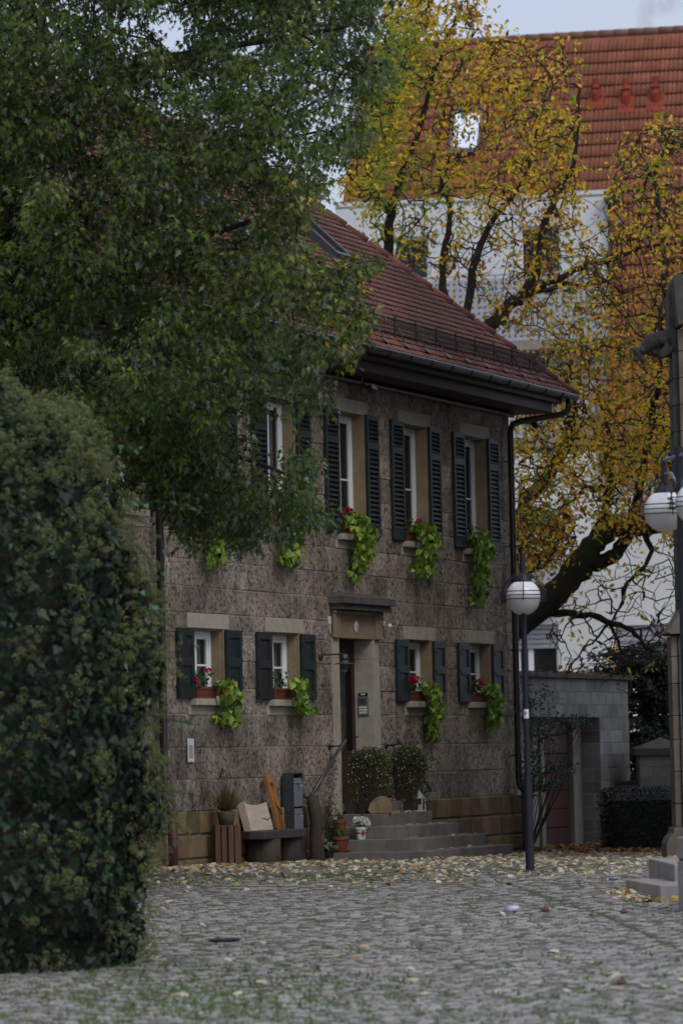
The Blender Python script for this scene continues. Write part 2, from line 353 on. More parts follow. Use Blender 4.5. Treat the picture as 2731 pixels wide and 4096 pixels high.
def glassmat(name, col, fac):
    m, t, b = newmat(name); b.inputs['Base Color'].default_value = (*col, 1); b.inputs['Roughness'].default_value = .04; b.inputs['Specular IOR Level'].default_value = .9
    tr = node(t, 'ShaderNodeBsdfTransparent'); ms = node(t, 'ShaderNodeMixShader'); ms.inputs[0].default_value = fac
    t.links.new(tr.outputs[0], ms.inputs[1]); t.links.new(b.outputs[0], ms.inputs[2]); t.links.new(ms.outputs[0], t.nodes['Material Output'].inputs['Surface']); return m
M['glass'] = glassmat('window_glass', (.02, .025, .028), .28)
M['lampglass'] = glassmat('clear_lamp_glass', (.3, .32, .33), .35)
def globemat():
    m, t, b = newmat('opal_globe'); tc_ = node(t, 'ShaderNodeTexCoord'); sx = node(t, 'ShaderNodeSeparateXYZ'); t.links.new(tc_.outputs['Object'], sx.inputs[0])
    c = ramp(t, noise(t, 9, 5), [(.35, (.74, .75, .74)), (.75, (.62, .63, .62))])
    lo = node(t, 'ShaderNodeMapRange'); lo.inputs['From Min'].default_value = .02; lo.inputs['From Max'].default_value = -.02
    t.links.new(sx.outputs[2], lo.inputs['Value'])
    c = mixc(t, lo.outputs[0], c, (.47, .46, .43))
    t.links.new(c, b.inputs['Base Color']); b.inputs['Roughness'].default_value = .22; b.inputs['Subsurface Weight'].default_value = .3; b.inputs['Subsurface Radius'].default_value = (.05, .05, .05)
    return m
M['globe'] = globemat()
def basketmat():
    m, t, b = newmat('woven_basket'); wv = node(t, 'ShaderNodeTexWave'); wv.inputs['Scale'].default_value = 26; wv.inputs['Distortion'].default_value = 9; wv.bands_direction = 'Z'
    tcx = node(t, 'ShaderNodeTexCoord'); t.links.new(tcx.outputs['Object'], wv.inputs['Vector'])
    t.links.new(ramp(t, wv.outputs['Fac'], [(.2, (.06, .045, .035)), (.7, (.26, .22, .18))]), b.inputs['Base Color']); b.inputs['Roughness'].default_value = .9
    bump(t, b, wv.outputs['Fac'], 1, .012); return m
M['basket'] = basketmat()
def perfmat():
    m, t, b = newmat('perforated_balcony_sheet'); g = node(t, 'ShaderNodeTexCoord').outputs['Object']
    mp = node(t, 'ShaderNodeMapping'); mp.inputs['Scale'].default_value = (7, .01, 7); t.links.new(g, mp.inputs['Vector'])
    vo = node(t, 'ShaderNodeTexVoronoi'); vo.inputs['Scale'].default_value = 1.0; vo.inputs['Randomness'].default_value = 0; t.links.new(mp.outputs[0], vo.inputs['Vector'])
    c = ramp(t, vo.outputs['Distance'], [(.2, (.10, .105, .115)), (.3, (.36, .37, .40))]); t.links.new(c, b.inputs['Base Color']); b.inputs['Roughness'].default_value = .5
    bump(t, b, vo.outputs['Distance'], .4, .01); return m
M['perf'] = perfmat()
# ------------------------------------------------------------------ leaf shapes (unit size, tip along +y, upper side +z)
def maple_leaf():
    R = [(.0, 0), (.05, .13), (.28, -.04), (.15, .20), (.46, .46), (.18, .38), (.20, .58), (.07, .48), (.14, .76), (.05, .76), (0, 1.08)]
    v = [(x, y, .10*x-.10*y*y) for x, y in R]+[(-x, y, .10*x-.10*y*y) for x, y in R[1:-1]]
    n = len(R); return v, [list(range(n)), [0, n-1]+[n+i for i in range(n-3, -1, -1)]]
def ivy_leaf():
    R = [(0, 0), (.28, -.10), (.52, .16), (.30, .40), (.20, .62), (0, 1)]
    v = [(x, y, .12*x-.08*y) for x, y in R]+[(-x, y, .12*x-.08*y) for x, y in R[1:-1]]
    n = len(R); return v, [list(range(n)), [0, n-1]+[n+i for i in range(n-3, -1, -1)]]
def heart_leaf():
    R = [(0, .0), (.22, -.14), (.46, .04), (.50, .28), (.30, .62), (0, 1)]
    v = [(x, y, .18*x-.22*y*y) for x, y in R]+[(-x, y, .18*x-.22*y*y) for x, y in R[1:-1]]
    n = len(R); return v, [list(range(n)), [0, n-1]+[n+i for i in range(n-3, -1, -1)]]
def oval_leaf(wd=.26):
    R = [(0, 0), (wd*.8, .25), (wd, .5), (wd*.6, .8), (0, 1)]
    v = [(x, y, .25*x-.15*y*y) for x, y in R]+[(-x, y, .25*x-.15*y*y) for x, y in R[1:-1]]
    n = len(R); return v, [list(range(n)), [0, n-1]+[n+i for i in range(n-3, -1, -1)]]
def fallen_leaf():
    R = [(0, 0), (.30, .12), (.42, .40), (.26, .75), (0, 1)]
    v = [(x, y, .26-.9*x*x-.5*(y-.5)**2) for x, y in R]+[(-x, y, .26-.9*x*x-.5*(y-.5)**2) for x, y in R[1:-1]]
    n = len(R); return v, [list(range(n)), [0, n-1]+[n+i for i in range(n-3, -1, -1)]]
def blade():
    return [(-.04, 0, 0), (.04, 0, 0), (.0, .25, 1.0)], [[0, 1, 2]]
def unit(v): return v/(np.linalg.norm(v, axis=-1, keepdims=True)+1e-9)
def rdir(n): return unit(rng.normal(size=(n, 3)))
def octa():
    return [(1, 0, 0), (-1, 0, 0), (0, 1, 0), (0, -1, 0), (0, 0, 1), (0, 0, -1)], [[0, 2, 4], [2, 1, 4], [1, 3, 4], [3, 0, 4], [2, 0, 5], [1, 2, 5], [3, 1, 5], [0, 3, 5]]
exec_sections = []
# ================================================================== GROUND
def ground_sheet():
    xs = np.concatenate([[-300, -100, -40, -20], np.linspace(-12, 14, 40), [25, 45, 110, 300]])
    ys = np.concatenate([[5, 12], np.linspace(18, 75, 96), [85, 100, 150, 300, 700]])
    X, Y = np.meshgrid(xs, ys); Z = G(Y)-.004
    V = np.stack([X.ravel(), Y.ravel(), Z.ravel()], 1); nx, ny = len(xs), len(ys); f = []
    for j in range(ny-1):
        for i in range(nx-1): f += [j*nx+i, j*nx+i+1, (j+1)*nx+i+1, (j+1)*nx+i]
    m, t, b = newmat('soil_and_moss_joints'); g = node(t, 'ShaderNodeNewGeometry').outputs['Position']
    c = ramp(t, noise(t, 1.1, 5, vec=g), [(.4, (.095, .087, .074)), (.66, (.05, .062, .03))])
    vo = node(t, 'ShaderNodeTexBrick'); vo.inputs['Scale'].default_value = 5; vo.inputs['Color1'].default_value = (.2, .2, .2, 1); vo.inputs['Color2'].default_value = (.16, .16, .16, 1); vo.inputs['Mortar'].default_value = (.05, .055, .04, 1); t.links.new(g, vo.inputs['Vector'])
    t.links.new(c, b.inputs['Base Color']); b.inputs['Roughness'].default_value = 1
    me = np_mesh('ground', V, [4]*((nx-1)*(ny-1)), f, m, smooth=True)
    return tag(link('ground', me), 'grey cobbled square of the yard in front of the stone house', None, None, 'structure')
ground = ground_sheet()
def stonemat(name, a, b_, c_):
    m, t, b = newmat(name); at_ = node(t, 'ShaderNodeAttribute', attribute_name='rnd'); oi = node(t, 'ShaderNodeObjectInfo')
    ad = node(t, 'ShaderNodeMath', operation='ADD'); t.links.new(at_.outputs['Fac'], ad.inputs[0]); t.links.new(oi.outputs['Random'], ad.inputs[1])
    fr = node(t, 'ShaderNodeMath', operation='FRACT'); t.links.new(ad.outputs[0], fr.inputs[0])
    col = ramp(t, fr.outputs[0], [(0, a), (.5, b_), (1, c_)]); g = node(t, 'ShaderNodeNewGeometry').outputs['Position']
    col = mixc(t, ramp(t, noise(t, .9, 4, vec=g), [(.42, (0, 0, 0)), (.66, (.45,)*3)]), col, (.16, .16, .145))
    col = mixc(t, ramp(t, noise(t, 30, 4, vec=g), [(.3, (.3,)*3), (.6, (0, 0, 0))]), col, (.15, .14, .13))
    t.links.new(col, b.inputs['Base Color']); b.inputs['Roughness'].default_value = .62; b.inputs['Specular IOR Level'].default_value = .45
    bump(t, b, noise(t, 55, 4, vec=g), .6, .004); return m
M['cobble'] = stonemat('cobblestone', (.29, .275, .25), (.32, .305, .28), (.355, .34, .315))
M['paver'] = stonemat('paving_sett', (.14, .14, .14), (.17, .168, .165), (.20, .198, .195))
M['joint'] = simple('dirt_in_joints', (.115, .107, .092), (.085, .085, .06), 1, 3, 30, .3, .004, spec=.1, world=True)
def sett():
    v = []
    for z, s in ((-.06, 1.0), (-.007, 1.0), (0.0, .90)):
        for x, y in ((-.5, -.5), (.5, -.5), (.5, .5), (-.5, .5)): v.append((x*s, y*s, z))
    return v, [[0, 1, 5, 4], [1, 2, 6, 5], [2, 3, 7, 6], [3, 0, 4, 7], [4, 5, 9, 8], [5, 6, 10, 9], [6, 7, 11, 10], [7, 4, 8, 11], [8, 9, 10, 11]]
def lay(name, P, ang, sx, sy, mat, parts, pname, lift=0.003):
    n = len(P); z = G(P[:, 1])+lift+rng.normal(0, .0022, n); tx = rng.normal(0, .03, n); ty = rng.normal(0, .035, n)
    c, s = np.cos(ang), np.sin(ang); Rm = np.zeros((n, 3, 3))
    Rm[:, 0, 0] = c*sx; Rm[:, 1, 0] = s*sx; Rm[:, 2, 0] = tx*sx; Rm[:, 0, 1] = -s*sy; Rm[:, 1, 1] = c*sy; Rm[:, 2, 1] = ty*sy; Rm[:, 2, 2] = 1
    scatter(name, sett(), np.column_stack([P[:, 0], P[:, 1], z]), Rm, 1.0, [mat, M['joint']], fmat=[1, 1, 1, 1, 1, 0, 0, 0, 0], parent=ground, parts=parts, part_name=pname)
def on_ground(px, py):
    Y = 40.0
    for _ in range(40):
        p = at(px, py, Y); q = ray(px, py); Y = (float(G(Y))-EYE)/(q[2]/q[1])*.5+Y*.5
    p = at(px, py, Y); p[2] = float(G(Y)); return p
border = np.array([on_ground(*p)[:2] for p in ((2040, 3540), (2254, 3615), (2417, 3662), (2505, 3703), (2586, 3740), (2731, 3811), (2900, 3905))])
def dist_border(P):
    d = np.full(len(P), 9.0)
    for a, b in zip(border[:-1], border[1:]):
        ab = b-a; t = np.clip(((P-a)@ab)/(ab@ab), 0, 1); d = np.minimum(d, np.linalg.norm(P-(a+t[:, None]*ab), axis=1))
    return d
pit = .112; pity = .145; Pc = []
for r, y in enumerate(np.arange(20.0, 47.5, pity)):
    hw = .089*y+1.3; xs = np.arange(-hw-1.0, hw, pit)+(r % 2)*pit*.5+rng.normal(0, .01)
    yy = y+.22*np.abs(np.sin(xs*math.pi/1.7+.6))+rng.normal(0, .010, len(xs)); Pc.append(np.column_stack([xs+rng.normal(0, .008, len(xs)), yy]))
Pc = np.concatenate(Pc); wv = Pc@N_[:2]+20
keep = (dist_border(Pc) > .045) & ~((Pc[:, 1] > 43.2) & (wv < 5.6)) & ((wv > .1) | (Pc[:, 1] < 40)) & ((Pc[:, 1] < 45.0) | (wv > 5.6))
Pc = Pc[keep]; n = len(Pc)
lay('cobblestones_beyond', Pc, rng.normal(0, .06, n), rng.uniform(.093, .105, n), rng.uniform(.129, .140, n), M['cobble'], 300, 'cobblestone')
# border row along the curve
# larger setts laid square to the house
Pp = []
for j, w in enumerate(np.arange(.15, 5.7, .17)):
    for u in np.arange(40.5, 66, .27)+(j % 2)*.135: Pp.append((u, w))
Pp = np.array(Pp)+rng.normal(0, .006, (len(Pp), 2)); XY = Pp[:, :1]*D_[:2]+(Pp[:, 1:]-20)*N_[:2]
k = (XY[:, 1] > 43.2); XY = XY[k]; n = len(XY)
lay('paving_setts_beyond', XY, np.full(n, HROT), rng.uniform(.245, .262, n), rng.uniform(.148, .162, n), M['paver'], 300, 'paving_sett')
k2 = []
for j, w in enumerate(np.arange(-.9, 9.7, .17)):
    for u in np.arange(56.5, 66, .27)+(j % 2)*.135:
        if w < 0.1 or w > 5.7: k2.append((u, w))
k2 = np.array(k2); XY = k2[:, :1]*D_[:2]+(k2[:, 1:]-20)*N_[:2]; k = (XY[:, 1] > 52); XY = XY[k]; n = len(XY)
lay('paving_setts_far', XY, np.full(n, HROT), rng.uniform(.245, .262, n), rng.uniform(.148, .162, n), M['paver'], 0, 'paving_sett')
# grass and moss in the joints
M['grass'] = leafmat('joint_grass', [(0, (.065, .115, .022)), (.5, (.10, .17, .035)), (1, (.05, .09, .018))], .3, .7)
def noise2(P, s, seed=0):      # cheap smooth value noise
    r = np.random.default_rng(seed); g = r.random((64, 64)); q = P/s; i = np.floor(q).astype(int); f = q-i; f = f*f*(3-2*f)
    a = lambda di, dj: g[(i[:, 0]+di) % 64, (i[:, 1]+dj) % 64]
    return (a(0, 0)*(1-f[:, 0])+a(1, 0)*f[:, 0])*(1-f[:, 1])+(a(0, 1)*(1-f[:, 0])+a(1, 1)*f[:, 0])*f[:, 1]
def tufts(P, nb, h, spread):
    n = len(P); Pt = np.repeat(P, nb, 0)+rng.normal(0, spread, (n*nb, 2)); N = len(Pt)
    tip = unit(np.column_stack([rng.normal(0, .45, (N, 2)), np.ones(N)])); a = rng.random(N)*6.28
    Rm = frames(np.cross(tip, np.column_stack([np.cos(a), np.sin(a), np.zeros(N)])), tip); Rm = Rm[:, :, [0, 1, 2]]
    return np.column_stack([Pt, G(Pt[:, 1])-.004]), Rm, rng.uniform(.5, 1.3, N)*h
jit = Pc+np.array([pit/2, pity/2]); nz = noise2(jit, 1.3, 3)*.6+noise2(jit, .4, 5)*.4
near_ivy = np.exp(-((jit[:, 0]+1.1)/1.0)**2-((jit[:, 1]-26.8)/2.6)**2); nearfront = np.clip((31-jit[:, 1])/6, 0, 1)*.22
houseb = np.exp(-((jit[:, 1]-43.6)/1.6)**2)*np.clip(1.2-(jit[:, 0]+1)/3, 0, 1)
prob = np.clip((nz-.55)*2.2, 0, 1)*.25+near_ivy*.8+nearfront*.75+houseb*.6
Pt = jit[rng.random(len(jit)) < prob]
a1 = tufts(Pt, 12, .040, .026)
bl = []
for a, b in zip(border[:-1], border[1:]):
    for s in np.arange(0, 1, .012): bl.append(a+(b-a)*s)
bl = np.array(bl); bl = np.concatenate([bl, bl[::2]+np.array([-.20, -.10])+rng.normal(0, .008, (len(bl[::2]), 2))]); a2 = tufts(bl, 3, .014, .010)
XYp = np.column_stack([rng.uniform(-3.2, 4.6, 3200), rng.uniform(42.8, 56, 3200)]); nzp = noise2(XYp, .9, 9); lampd = np.exp(-(((XYp[:, 0]-2.05)/.9)**2+((XYp[:, 1]-43.1)/1.6)**2))
XYp = XYp[rng.random(len(XYp)) < np.clip((nzp-.45)*1.6, 0, .7)*np.clip((50-XYp[:, 1])/5, .1, 1)+lampd]; a3 = tufts(XYp, 6, .03, .02)
gP = np.concatenate([a1[0], a2[0], a3[0]]); gR = np.concatenate([a1[1], a2[1], a3[1]]); gS = np.concatenate([a1[2], a2[2], a3[2]])
def blade_t(): return [(-.16, 0, 0), (.16, 0, 0), (0, .1, 1.0)], [[0, 1, 2]]
tag(scatter('grass_in_joints', blade_t(), gP, gR, gS, M['grass']), 'short green grass growing in the joints between the cobbles', 'grass', None, 'stuff')
# ================================================================== STONE HOUSE
UC = 49.0
house = Thing('stone_house', 'old two-storey stone house with red tiled hip roof and dark green shutters', 'house', tuple((UC*D_-20*N_)[:2])+(0,), HROT)
HL = lambda m, u0, u1, w0, w1, z0, z1, mi=0, bev=0.0: m.box(u0-UC, u1-UC, -w1, -w0, z0, z1, mi, bev)
hp = lambda u, w, z: (u-UC, -w, z)
U0, U1, WTOP = 33.0, 55.63, 6.60
BAYS = [41.14, 43.605, 46.055, 48.53, 50.965, 53.45]; LW = 1.262
GB = [BAYS[0], BAYS[1], BAYS[2], BAYS[4], BAYS[5]]
holes = [(L, L+LW, 4.20, 6.295) for L in BAYS]+[(L, L+LW, 1.92, 3.19) for L in GB]+[(48.28, 49.99, .3, 3.35)]
def free(z0, z1, a, b, hs):
    cuts = sorted([(h[0], h[1]) for h in hs if h[2] < z1-.02 and h[3] > z0+.02]); o = []; x = a
    for h0, h1 in cuts:
        if h0 > x: o.append((x, h0))
        x = max(x, h1)
    if x < b: o.append((x, b))
    return o
zc = [-.35, .3, .71, 1.10, 1.50, 1.92, 2.25, 2.60, 2.93, 3.19, 3.35, 3.62, 3.90, 4.20, 4.55, 4.90, 5.25, 5.60, 5.95, 6.295, 6.60]
m = MB()
for z0, z1 in zip(zc[:-1], zc[1:]):
    for a, b in free(z0, z1, U0, U1-.01, holes): HL(m, a, b, -.34, -.004, z0, z1)
HL(m, U1-.34, U1-.015, -6.4, -.342, -.35, 6.6); HL(m, U0, U0+.3, -6.4, -.342, -.35, 6.6); HL(m, U0, U1, -6.75, -6.402, -.35, 6.6)
m.build('wall_core', M['mortar'], house)
# stone courses
cz = [.71, 1.10, 1.50, 1.92, 2.25, 2.60, 2.93, 3.19, 3.52, 3.86, 4.20, 4.55, 4.90, 5.25, 5.60, 5.95, 6.295, 6.60]
st = MB(); nblk = 0
random.seed(11)
for r, (z0, z1) in enumerate(zip(cz[:-1], cz[1:])):
    for a, b in free(z0, z1, U0, U1, holes):
        x = a
        while x < b-.01:
            wd = random.uniform(.42, .95)
            if b-(x+wd) < .3: wd = b-x
            j = .006; e = random.uniform(-.001, .010); mb = MB() if x > 41 else st
            k = random.uniform(.6, 1.3)*.009
            HL(mb, x+(j if x > a else .001), x+wd-(j if x+wd < b-.01 else .001), -.03, e, z0+j, z1-j, 0, k)
            if mb is not st:
                if x+wd > U1-.02: HL(mb, U1-.03, U1, -.35-.25*(r % 2), -.031, z0+j, z1-j, 0, .01)
                mb.build('stone_block', M['tuff'], house); nblk += 1
            x += wd
o = st.build('stone_blocks_far', M['tuff'], house); o['kind'] = 'stuff'
# plinth of ochre stones
random.seed(5)
pz = [-.40, -.12, .12, .42, .71]
pm = MB(); HL(pm, U0, 48.0, -.015, .045, -.4, .70); HL(pm, 50.4, U1+.05, -.015, .045, -.4, .70); HL(pm, U1-.01, U1+.045, -6.4, -.02, -.4, .7); pm.build('plinth_core', M['ochremortar'], house)
for z0, z1 in zip(pz[:-1], pz[1:]):
    for a, b in ((41.2, 47.75), (50.45, U1+.07)):
        x = a
        while x < b-.01:
            wd = random.uniform(.3, .62)
            if b-(x+wd) < .2: wd = b-x
            mb = MB(); HL(mb, x+.010, x+wd-.010, .02, .055+random.uniform(0, .02), z0+.010, z1-(.010 if z1 < .7 else 0), 0, .018)
            mb.build('plinth_stone', M['ochre'], house); x += wd
# windows
def window(L, z0, z1, curt, upper):
    R = L+LW; a, b = L+.13, R-.17
    m = MB(); HL(m, L, R, -.30, .012, z1, z1+.19, 0, .006); m.build('window_lintel', M['sand'], house)
    m = MB(); HL(m, L, R, -.30, .010, z0-.20, z0-.085, 0, .006); m.build('window_apron', M['sand'], house)
    m = MB(); HL(m, L+.03, R-.03, -.30, .105, z0-.085, z0, 0, .008); m.build('window_sill', M['sand'], house)
    for x0, x1 in ((L, a), (b, R)):
        m = MB(); zs = [z0, z0+(z1-z0)*.62, z1] if upper else [z0, z1]
        for p, q in zip(zs[:-1], zs[1:]): HL(m, x0, x1, -.30, .010, p+.001, q-.001, 0, .004)
        HL(m, *( (a, a+.022) if x0 == L else (b-.022, b) ), -.30, -.035, z0+.001, z1-.001)
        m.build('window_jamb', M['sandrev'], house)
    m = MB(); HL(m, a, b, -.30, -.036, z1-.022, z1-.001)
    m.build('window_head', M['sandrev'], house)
    a += .022; b -= .022; zt = z1-.022
    m = MB(); fw = .055
    for q in ((a, a+fw, z0, zt), (b-fw, b, z0, zt), (a+fw, b-fw, zt-fw, zt), (a+fw, b-fw, z0, z0+fw)): HL(m, q[0], q[1], -.235, -.160, q[2], q[3], 0, .004)
    wo = m.build('window', M['white'], house)
    mid = (a+b)/2; ia, ib, iz0, iz1 = a+fw, b-fw, z0+fw, zt-fw; sw = .048
    for s0, s1 in ((ia, mid), (mid, ib)):
        m = MB()
        for q in ((s0, s0+sw, iz0, iz1), (s1-sw, s1, iz0, iz1), (s0+sw, s1-sw, iz1-sw, iz1), (s0+sw, s1-sw, iz0, iz0+sw)): HL(m, q[0]+.001, q[1]-.001, -.215, -.172, q[2]+.001, q[3]-.001, 0, .004)
        m.build('sash', M['white'], house, wo)
        zm = (iz0+iz1)/2+(.0 if not upper else -.05)
        m = MB(); HL(m, s0+sw, s1-sw, -.208, -.180, zm-.014, zm+.014, 0, .003); m.build('glazing_bar', M['white'], house, wo)
        for p0, p1 in ((iz0+sw, zm-.014), (zm+.014, iz1-sw)):
            m = MB(); HL(m, s0+sw, s1-sw, -.198, -.192, p0, p1); m.build('pane', M['glass'], house, wo)
    m = MB(); HL(m, a-.05, b+.05, -.62, -.60, z0-.1, z1+.1); m.build('room_back', M['interior'], house, wo)
    if curt:
        m = MB(); n = 30; us = np.linspace(ia, ib, n); v = []; f = []
        for k, u in enumerate(us):
            w = -.27+.012*math.sin(k*1.9); v += [hp(u, w, iz0), hp(u, w, iz1)]
        for k in range(n-1): f.append([2*k, 2*k+2, 2*k+3, 2*k+1])
        m.add(v, f); m.build('curtain', M['curtain'], house, wo)
def louvre(a, b, z0, z1, mat, rust=False):
    m = MB(); s = .052; zt = z1-.43
    for q in ((a, a+s, z0, z1), (b-s, b, z0, z1), (a+s, b-s, z1-.075, z1), (a+s, b-s, z0, z0+.15), (a+s, b-s, zt-.05, zt+.05)): HL(m, q[0], q[1], .016, .060, q[2], q[3], 0, .003)
    so = m.build('shutter', mat, house)
    me = None
    for p0, p1 in ((z0+.15, zt-.05), (zt+.05, z1-.075)):
        n = max(1, round((p1-p0)/.066)); h = (p1-p0)/n
        for k in range(n):
            zc_ = p0+(k+.5)*h
            if me is None:
                mm = MB(); wl = (b-a)/2-s-.001
                mm.prism([(-.018, .026), (.020, -.026), (.026, -.020), (-.012, .032)], -wl, wl, 'x'); me = mm.mesh('shutter_slat', mat)
                me.transform(Matrix(((1, 0, 0, 0), (0, -1, 0, 0), (0, 0, 1, 0), (0, 0, 0, 1))))
            o = bpy.data.objects.new('slat', me); o.parent = so; o.location = hp((a+b)/2, .036, zc_); COL.objects.link(o)
    for z in (z0+.25, z1-.25):
        m = MB(); HL(m, b-.05, b+.02, .058, .070, z-.012, z+.012); m.build('hinge', M['iron'], house, so)
    return so
def panelled(a, b, z0, z1, mat, nh):
    m = MB(); s = .07; zm = (z0+z1)/2+.02
    for q in ((a, a+s, z0, z1), (b-s, b, z0, z1), (a+s, b-s, z1-.10, z1), (a+s, b-s, z0, z0+.13), (a+s, b-s, zm-.055, zm+.055)): HL(m, q[0], q[1], .016, .060, q[2], q[3], 0, .003)
    so = m.build('shutter', mat, house)
    for p0, p1 in ((z0+.13, zm-.055), (zm+.055, z1-.10)):
        m = MB(); HL(m, a+s, b-s, .018, .040, p0, p1, 0, .002); m.build('panel', mat, house, so)
        for k in range(nh):
            zz = p0+(p1-p0)*(k+1)/(nh+1)+(.02 if nh == 1 else 0); c = (a+b)/2-.01
            m = MB(); m.prism([(c-UC-.022, zz), (c-UC, zz-.028), (c-UC+.022, zz), (c-UC, zz+.028)], -.0415, -.039, 'y'); m.build('cutout', M['black'], house, so)
    for z in (z0+.08, z1-.13, zm):
        m = MB(); HL(m, a-.02, a+.06, .058, .068, z-.010, z+.010); m.tube([hp(a+.01, .06, z), hp(a+.01, .085, z-.02), hp(a+.01, .085, z-.06)], .008, 5); m.build('latch', M['iron'], house, so)
    return so
for i, L in enumerate(BAYS):
    window(L, 4.405, 6.105, i < 3, True)
    louvre(L-.385, L+.075, 4.41, 6.118, M['shutter']); louvre(L+LW-.155, L+LW+.29, 4.41, 6.118, M['shutter'])
for i, L in enumerate(GB):
    window(L, 2.115, 3.002, i < 3, False)
    panelled(L-.37, L+.09, 2.12, 2.995, M['shutter'], 2 if i == 2 else 1); panelled(L+LW-.165, L+LW+.30, 2.12, 2.995, M['shutter'] if i < 3 else M['shutterbrown'], 2 if i == 2 else 1)
# door
for x0, x1 in ((48.28, 48.525), (49.754, 49.99)):
    m = MB(); HL(m, x0, x1, -.50, .02, .3, 1.45, 0, .004); HL(m, x0, x1, -.50, .02, 1.452, 2.70, 0, .004); HL(m, x0, x1, -.50, .02, 2.702, 2.97, 0, .004); m.build('door_jamb', M['sand'], house)
m = MB(); HL(m, 48.30, 49.97, -.50, .03, 2.972, 3.352, 0, .004)
for x0, x1 in ((48.28, 48.47), (49.80, 49.99)): HL(m, x0, x1, .028, .075, 2.972, 3.30, 0, .004)
HL(m, 48.27, 50.0, .029, .10, 3.302, 3.350, 0, .01); m.build('door_lintel', M['sandrev'], house)
m = MB(); HL(m, 48.25, 50.02, -.02, .20, 3.353, 3.432, 0, .006); HL(m, 48.20, 50.07, -.02, .255, 3.433, 3.522, 0, .006)
m.add([hp(48.20, .255, 3.523), hp(50.07, .255, 3.523), hp(50.0, .0, 3.60), hp(48.27, .0, 3.60), hp(48.20, 0, 3.523), hp(50.07, 0, 3.523)], [[0, 1, 2, 3], [0, 3, 4], [1, 5, 2]])
m.build('door_cornice', M['churchdark'], house)
m = MB(); d0, d1 = 48.525, 49.754
for q in ((d0, d0+.12, .70, 2.97), (d1-.14, d1, .70, 2.97), (d0+.12, d1-.14, 2.62, 2.97), (d0+.12, d1-.14, .70, 1.42)): HL(m, q[0], q[1], -.32, -.262, q[2], q[3], 0, .006)
do = m.build('door', M['door'], house)
m = MB(); HL(m, d0+.12, d1-.14, -.300, -.292, 1.42, 2.62); m.build('door_pane', M['glass'], house, do)
m = MB(); HL(m, d0+.10, d1-.12, -.262, -.245, 1.39, 1.43, 0, .004); HL(m, d1-.16, d1-.13, -.262, -.245, 1.43, 2.62, 0, .004); m.build('door_moulding', M['door'], house, do)
m = MB(); HL(m, d0, d1, -.62, -.60, .7, 3.0); m.build('hall_back', M['interior'], house, do)
m = MB(); m.tube([hp(d1-.07, -.26, 1.62), hp(d1-.07, -.20, 1.62), hp(d1-.17, -.20, 1.62)], .011, 6); m.build('door_handle', M['rail'], house, do)
m = MB(); HL(m, d0+.16, d0+.40, -.291, -.286, 1.93, 2.28); m.build('paper_notice', simple('pale_paper', (.30, .34, .36), rough=.8, bstr=0), house, do)
m = MB(); HL(m, d0, d1, -.50, .03, .60, .705, 0, .006); m.build('door_threshold', M['granite'], house)
# intercom on the right reveal (faces the opening)
def rev(m, w0, w1, z0, z1, t0, t1, bev=.0): m.box(d1-UC-t1, d1-UC-t0, -w1, -w0, z0, z1, 0, bev)
m = MB(); rev(m, -.215, -.045, 1.915, 2.185, .0, .024, .008); ic = m.build('intercom', M['steel'], house)
for k in range(9): m = MB(); rev(m, -.20, -.085, 2.065+k*.011, 2.070+k*.011, .024, .026); m.build('speaker_slot', M['black'], house, ic)
for k in range(3): m = MB(); rev(m, -.20, -.075, 1.945+k*.036, 1.970+k*.036, .024, .030, .003); m.build('bell_button', M['porcelain'], house, ic)
m = MB(); rev(m, -.20, -.07, 2.19, 2.235, .0, .03, .004); nb = m.build('bell_name_box', M['black'], house)
m = MB(); rev(m, -.165, -.10, 2.203, 2.222, .030, .032); m.build('name_label', M['porcelain'], house, nb)
# oval number plate
m = MB(); m.lathe([(0, 0), (.066, 0), (.070, .006), (.066, .012), (0, .012)], 24); me = m.mesh('number_plate', M['porcelain'], True)
me.transform(Matrix.Translation(hp(49.12, .031, 3.135)) @ Matrix.Rotation(R_(90), 4, 'X') @ Matrix.Scale(1.25, 4, (0, 1, 0)))
npo = link('number_plate', me, house)
for k, (dx, dz, ww) in enumerate([(0, .018, .05), (0, 0, .07), (0, -.02, .04)]):
    m = MB(); HL(m, 49.12+dx-ww/2, 49.12+dx+ww/2, .0435, .045, 3.135+dz-.004, 3.135+dz+.004); m.build('plate_line', M['greymetal'], house, npo)
# plaque on the wall
m = MB(); HL(m, 43.50, 43.68, .02, .032, 1.325, 1.618, 0, .002); pq = m.build('wall_plaque', M['porcelain'], house)
for k in range(14): m = MB(); HL(m, 43.525, 43.655-.02*(k % 3 == 2), .0322, .0335, 1.375+k*.012, 1.380+k*.012); m.build('text_line', M['greymetal'], house, pq)
for z in (1.335, 1.606): m = MB(); m.ball(hp(43.59, .033, z), .006, 8, 6); m.build('screw', M['greymetal'], house, pq)
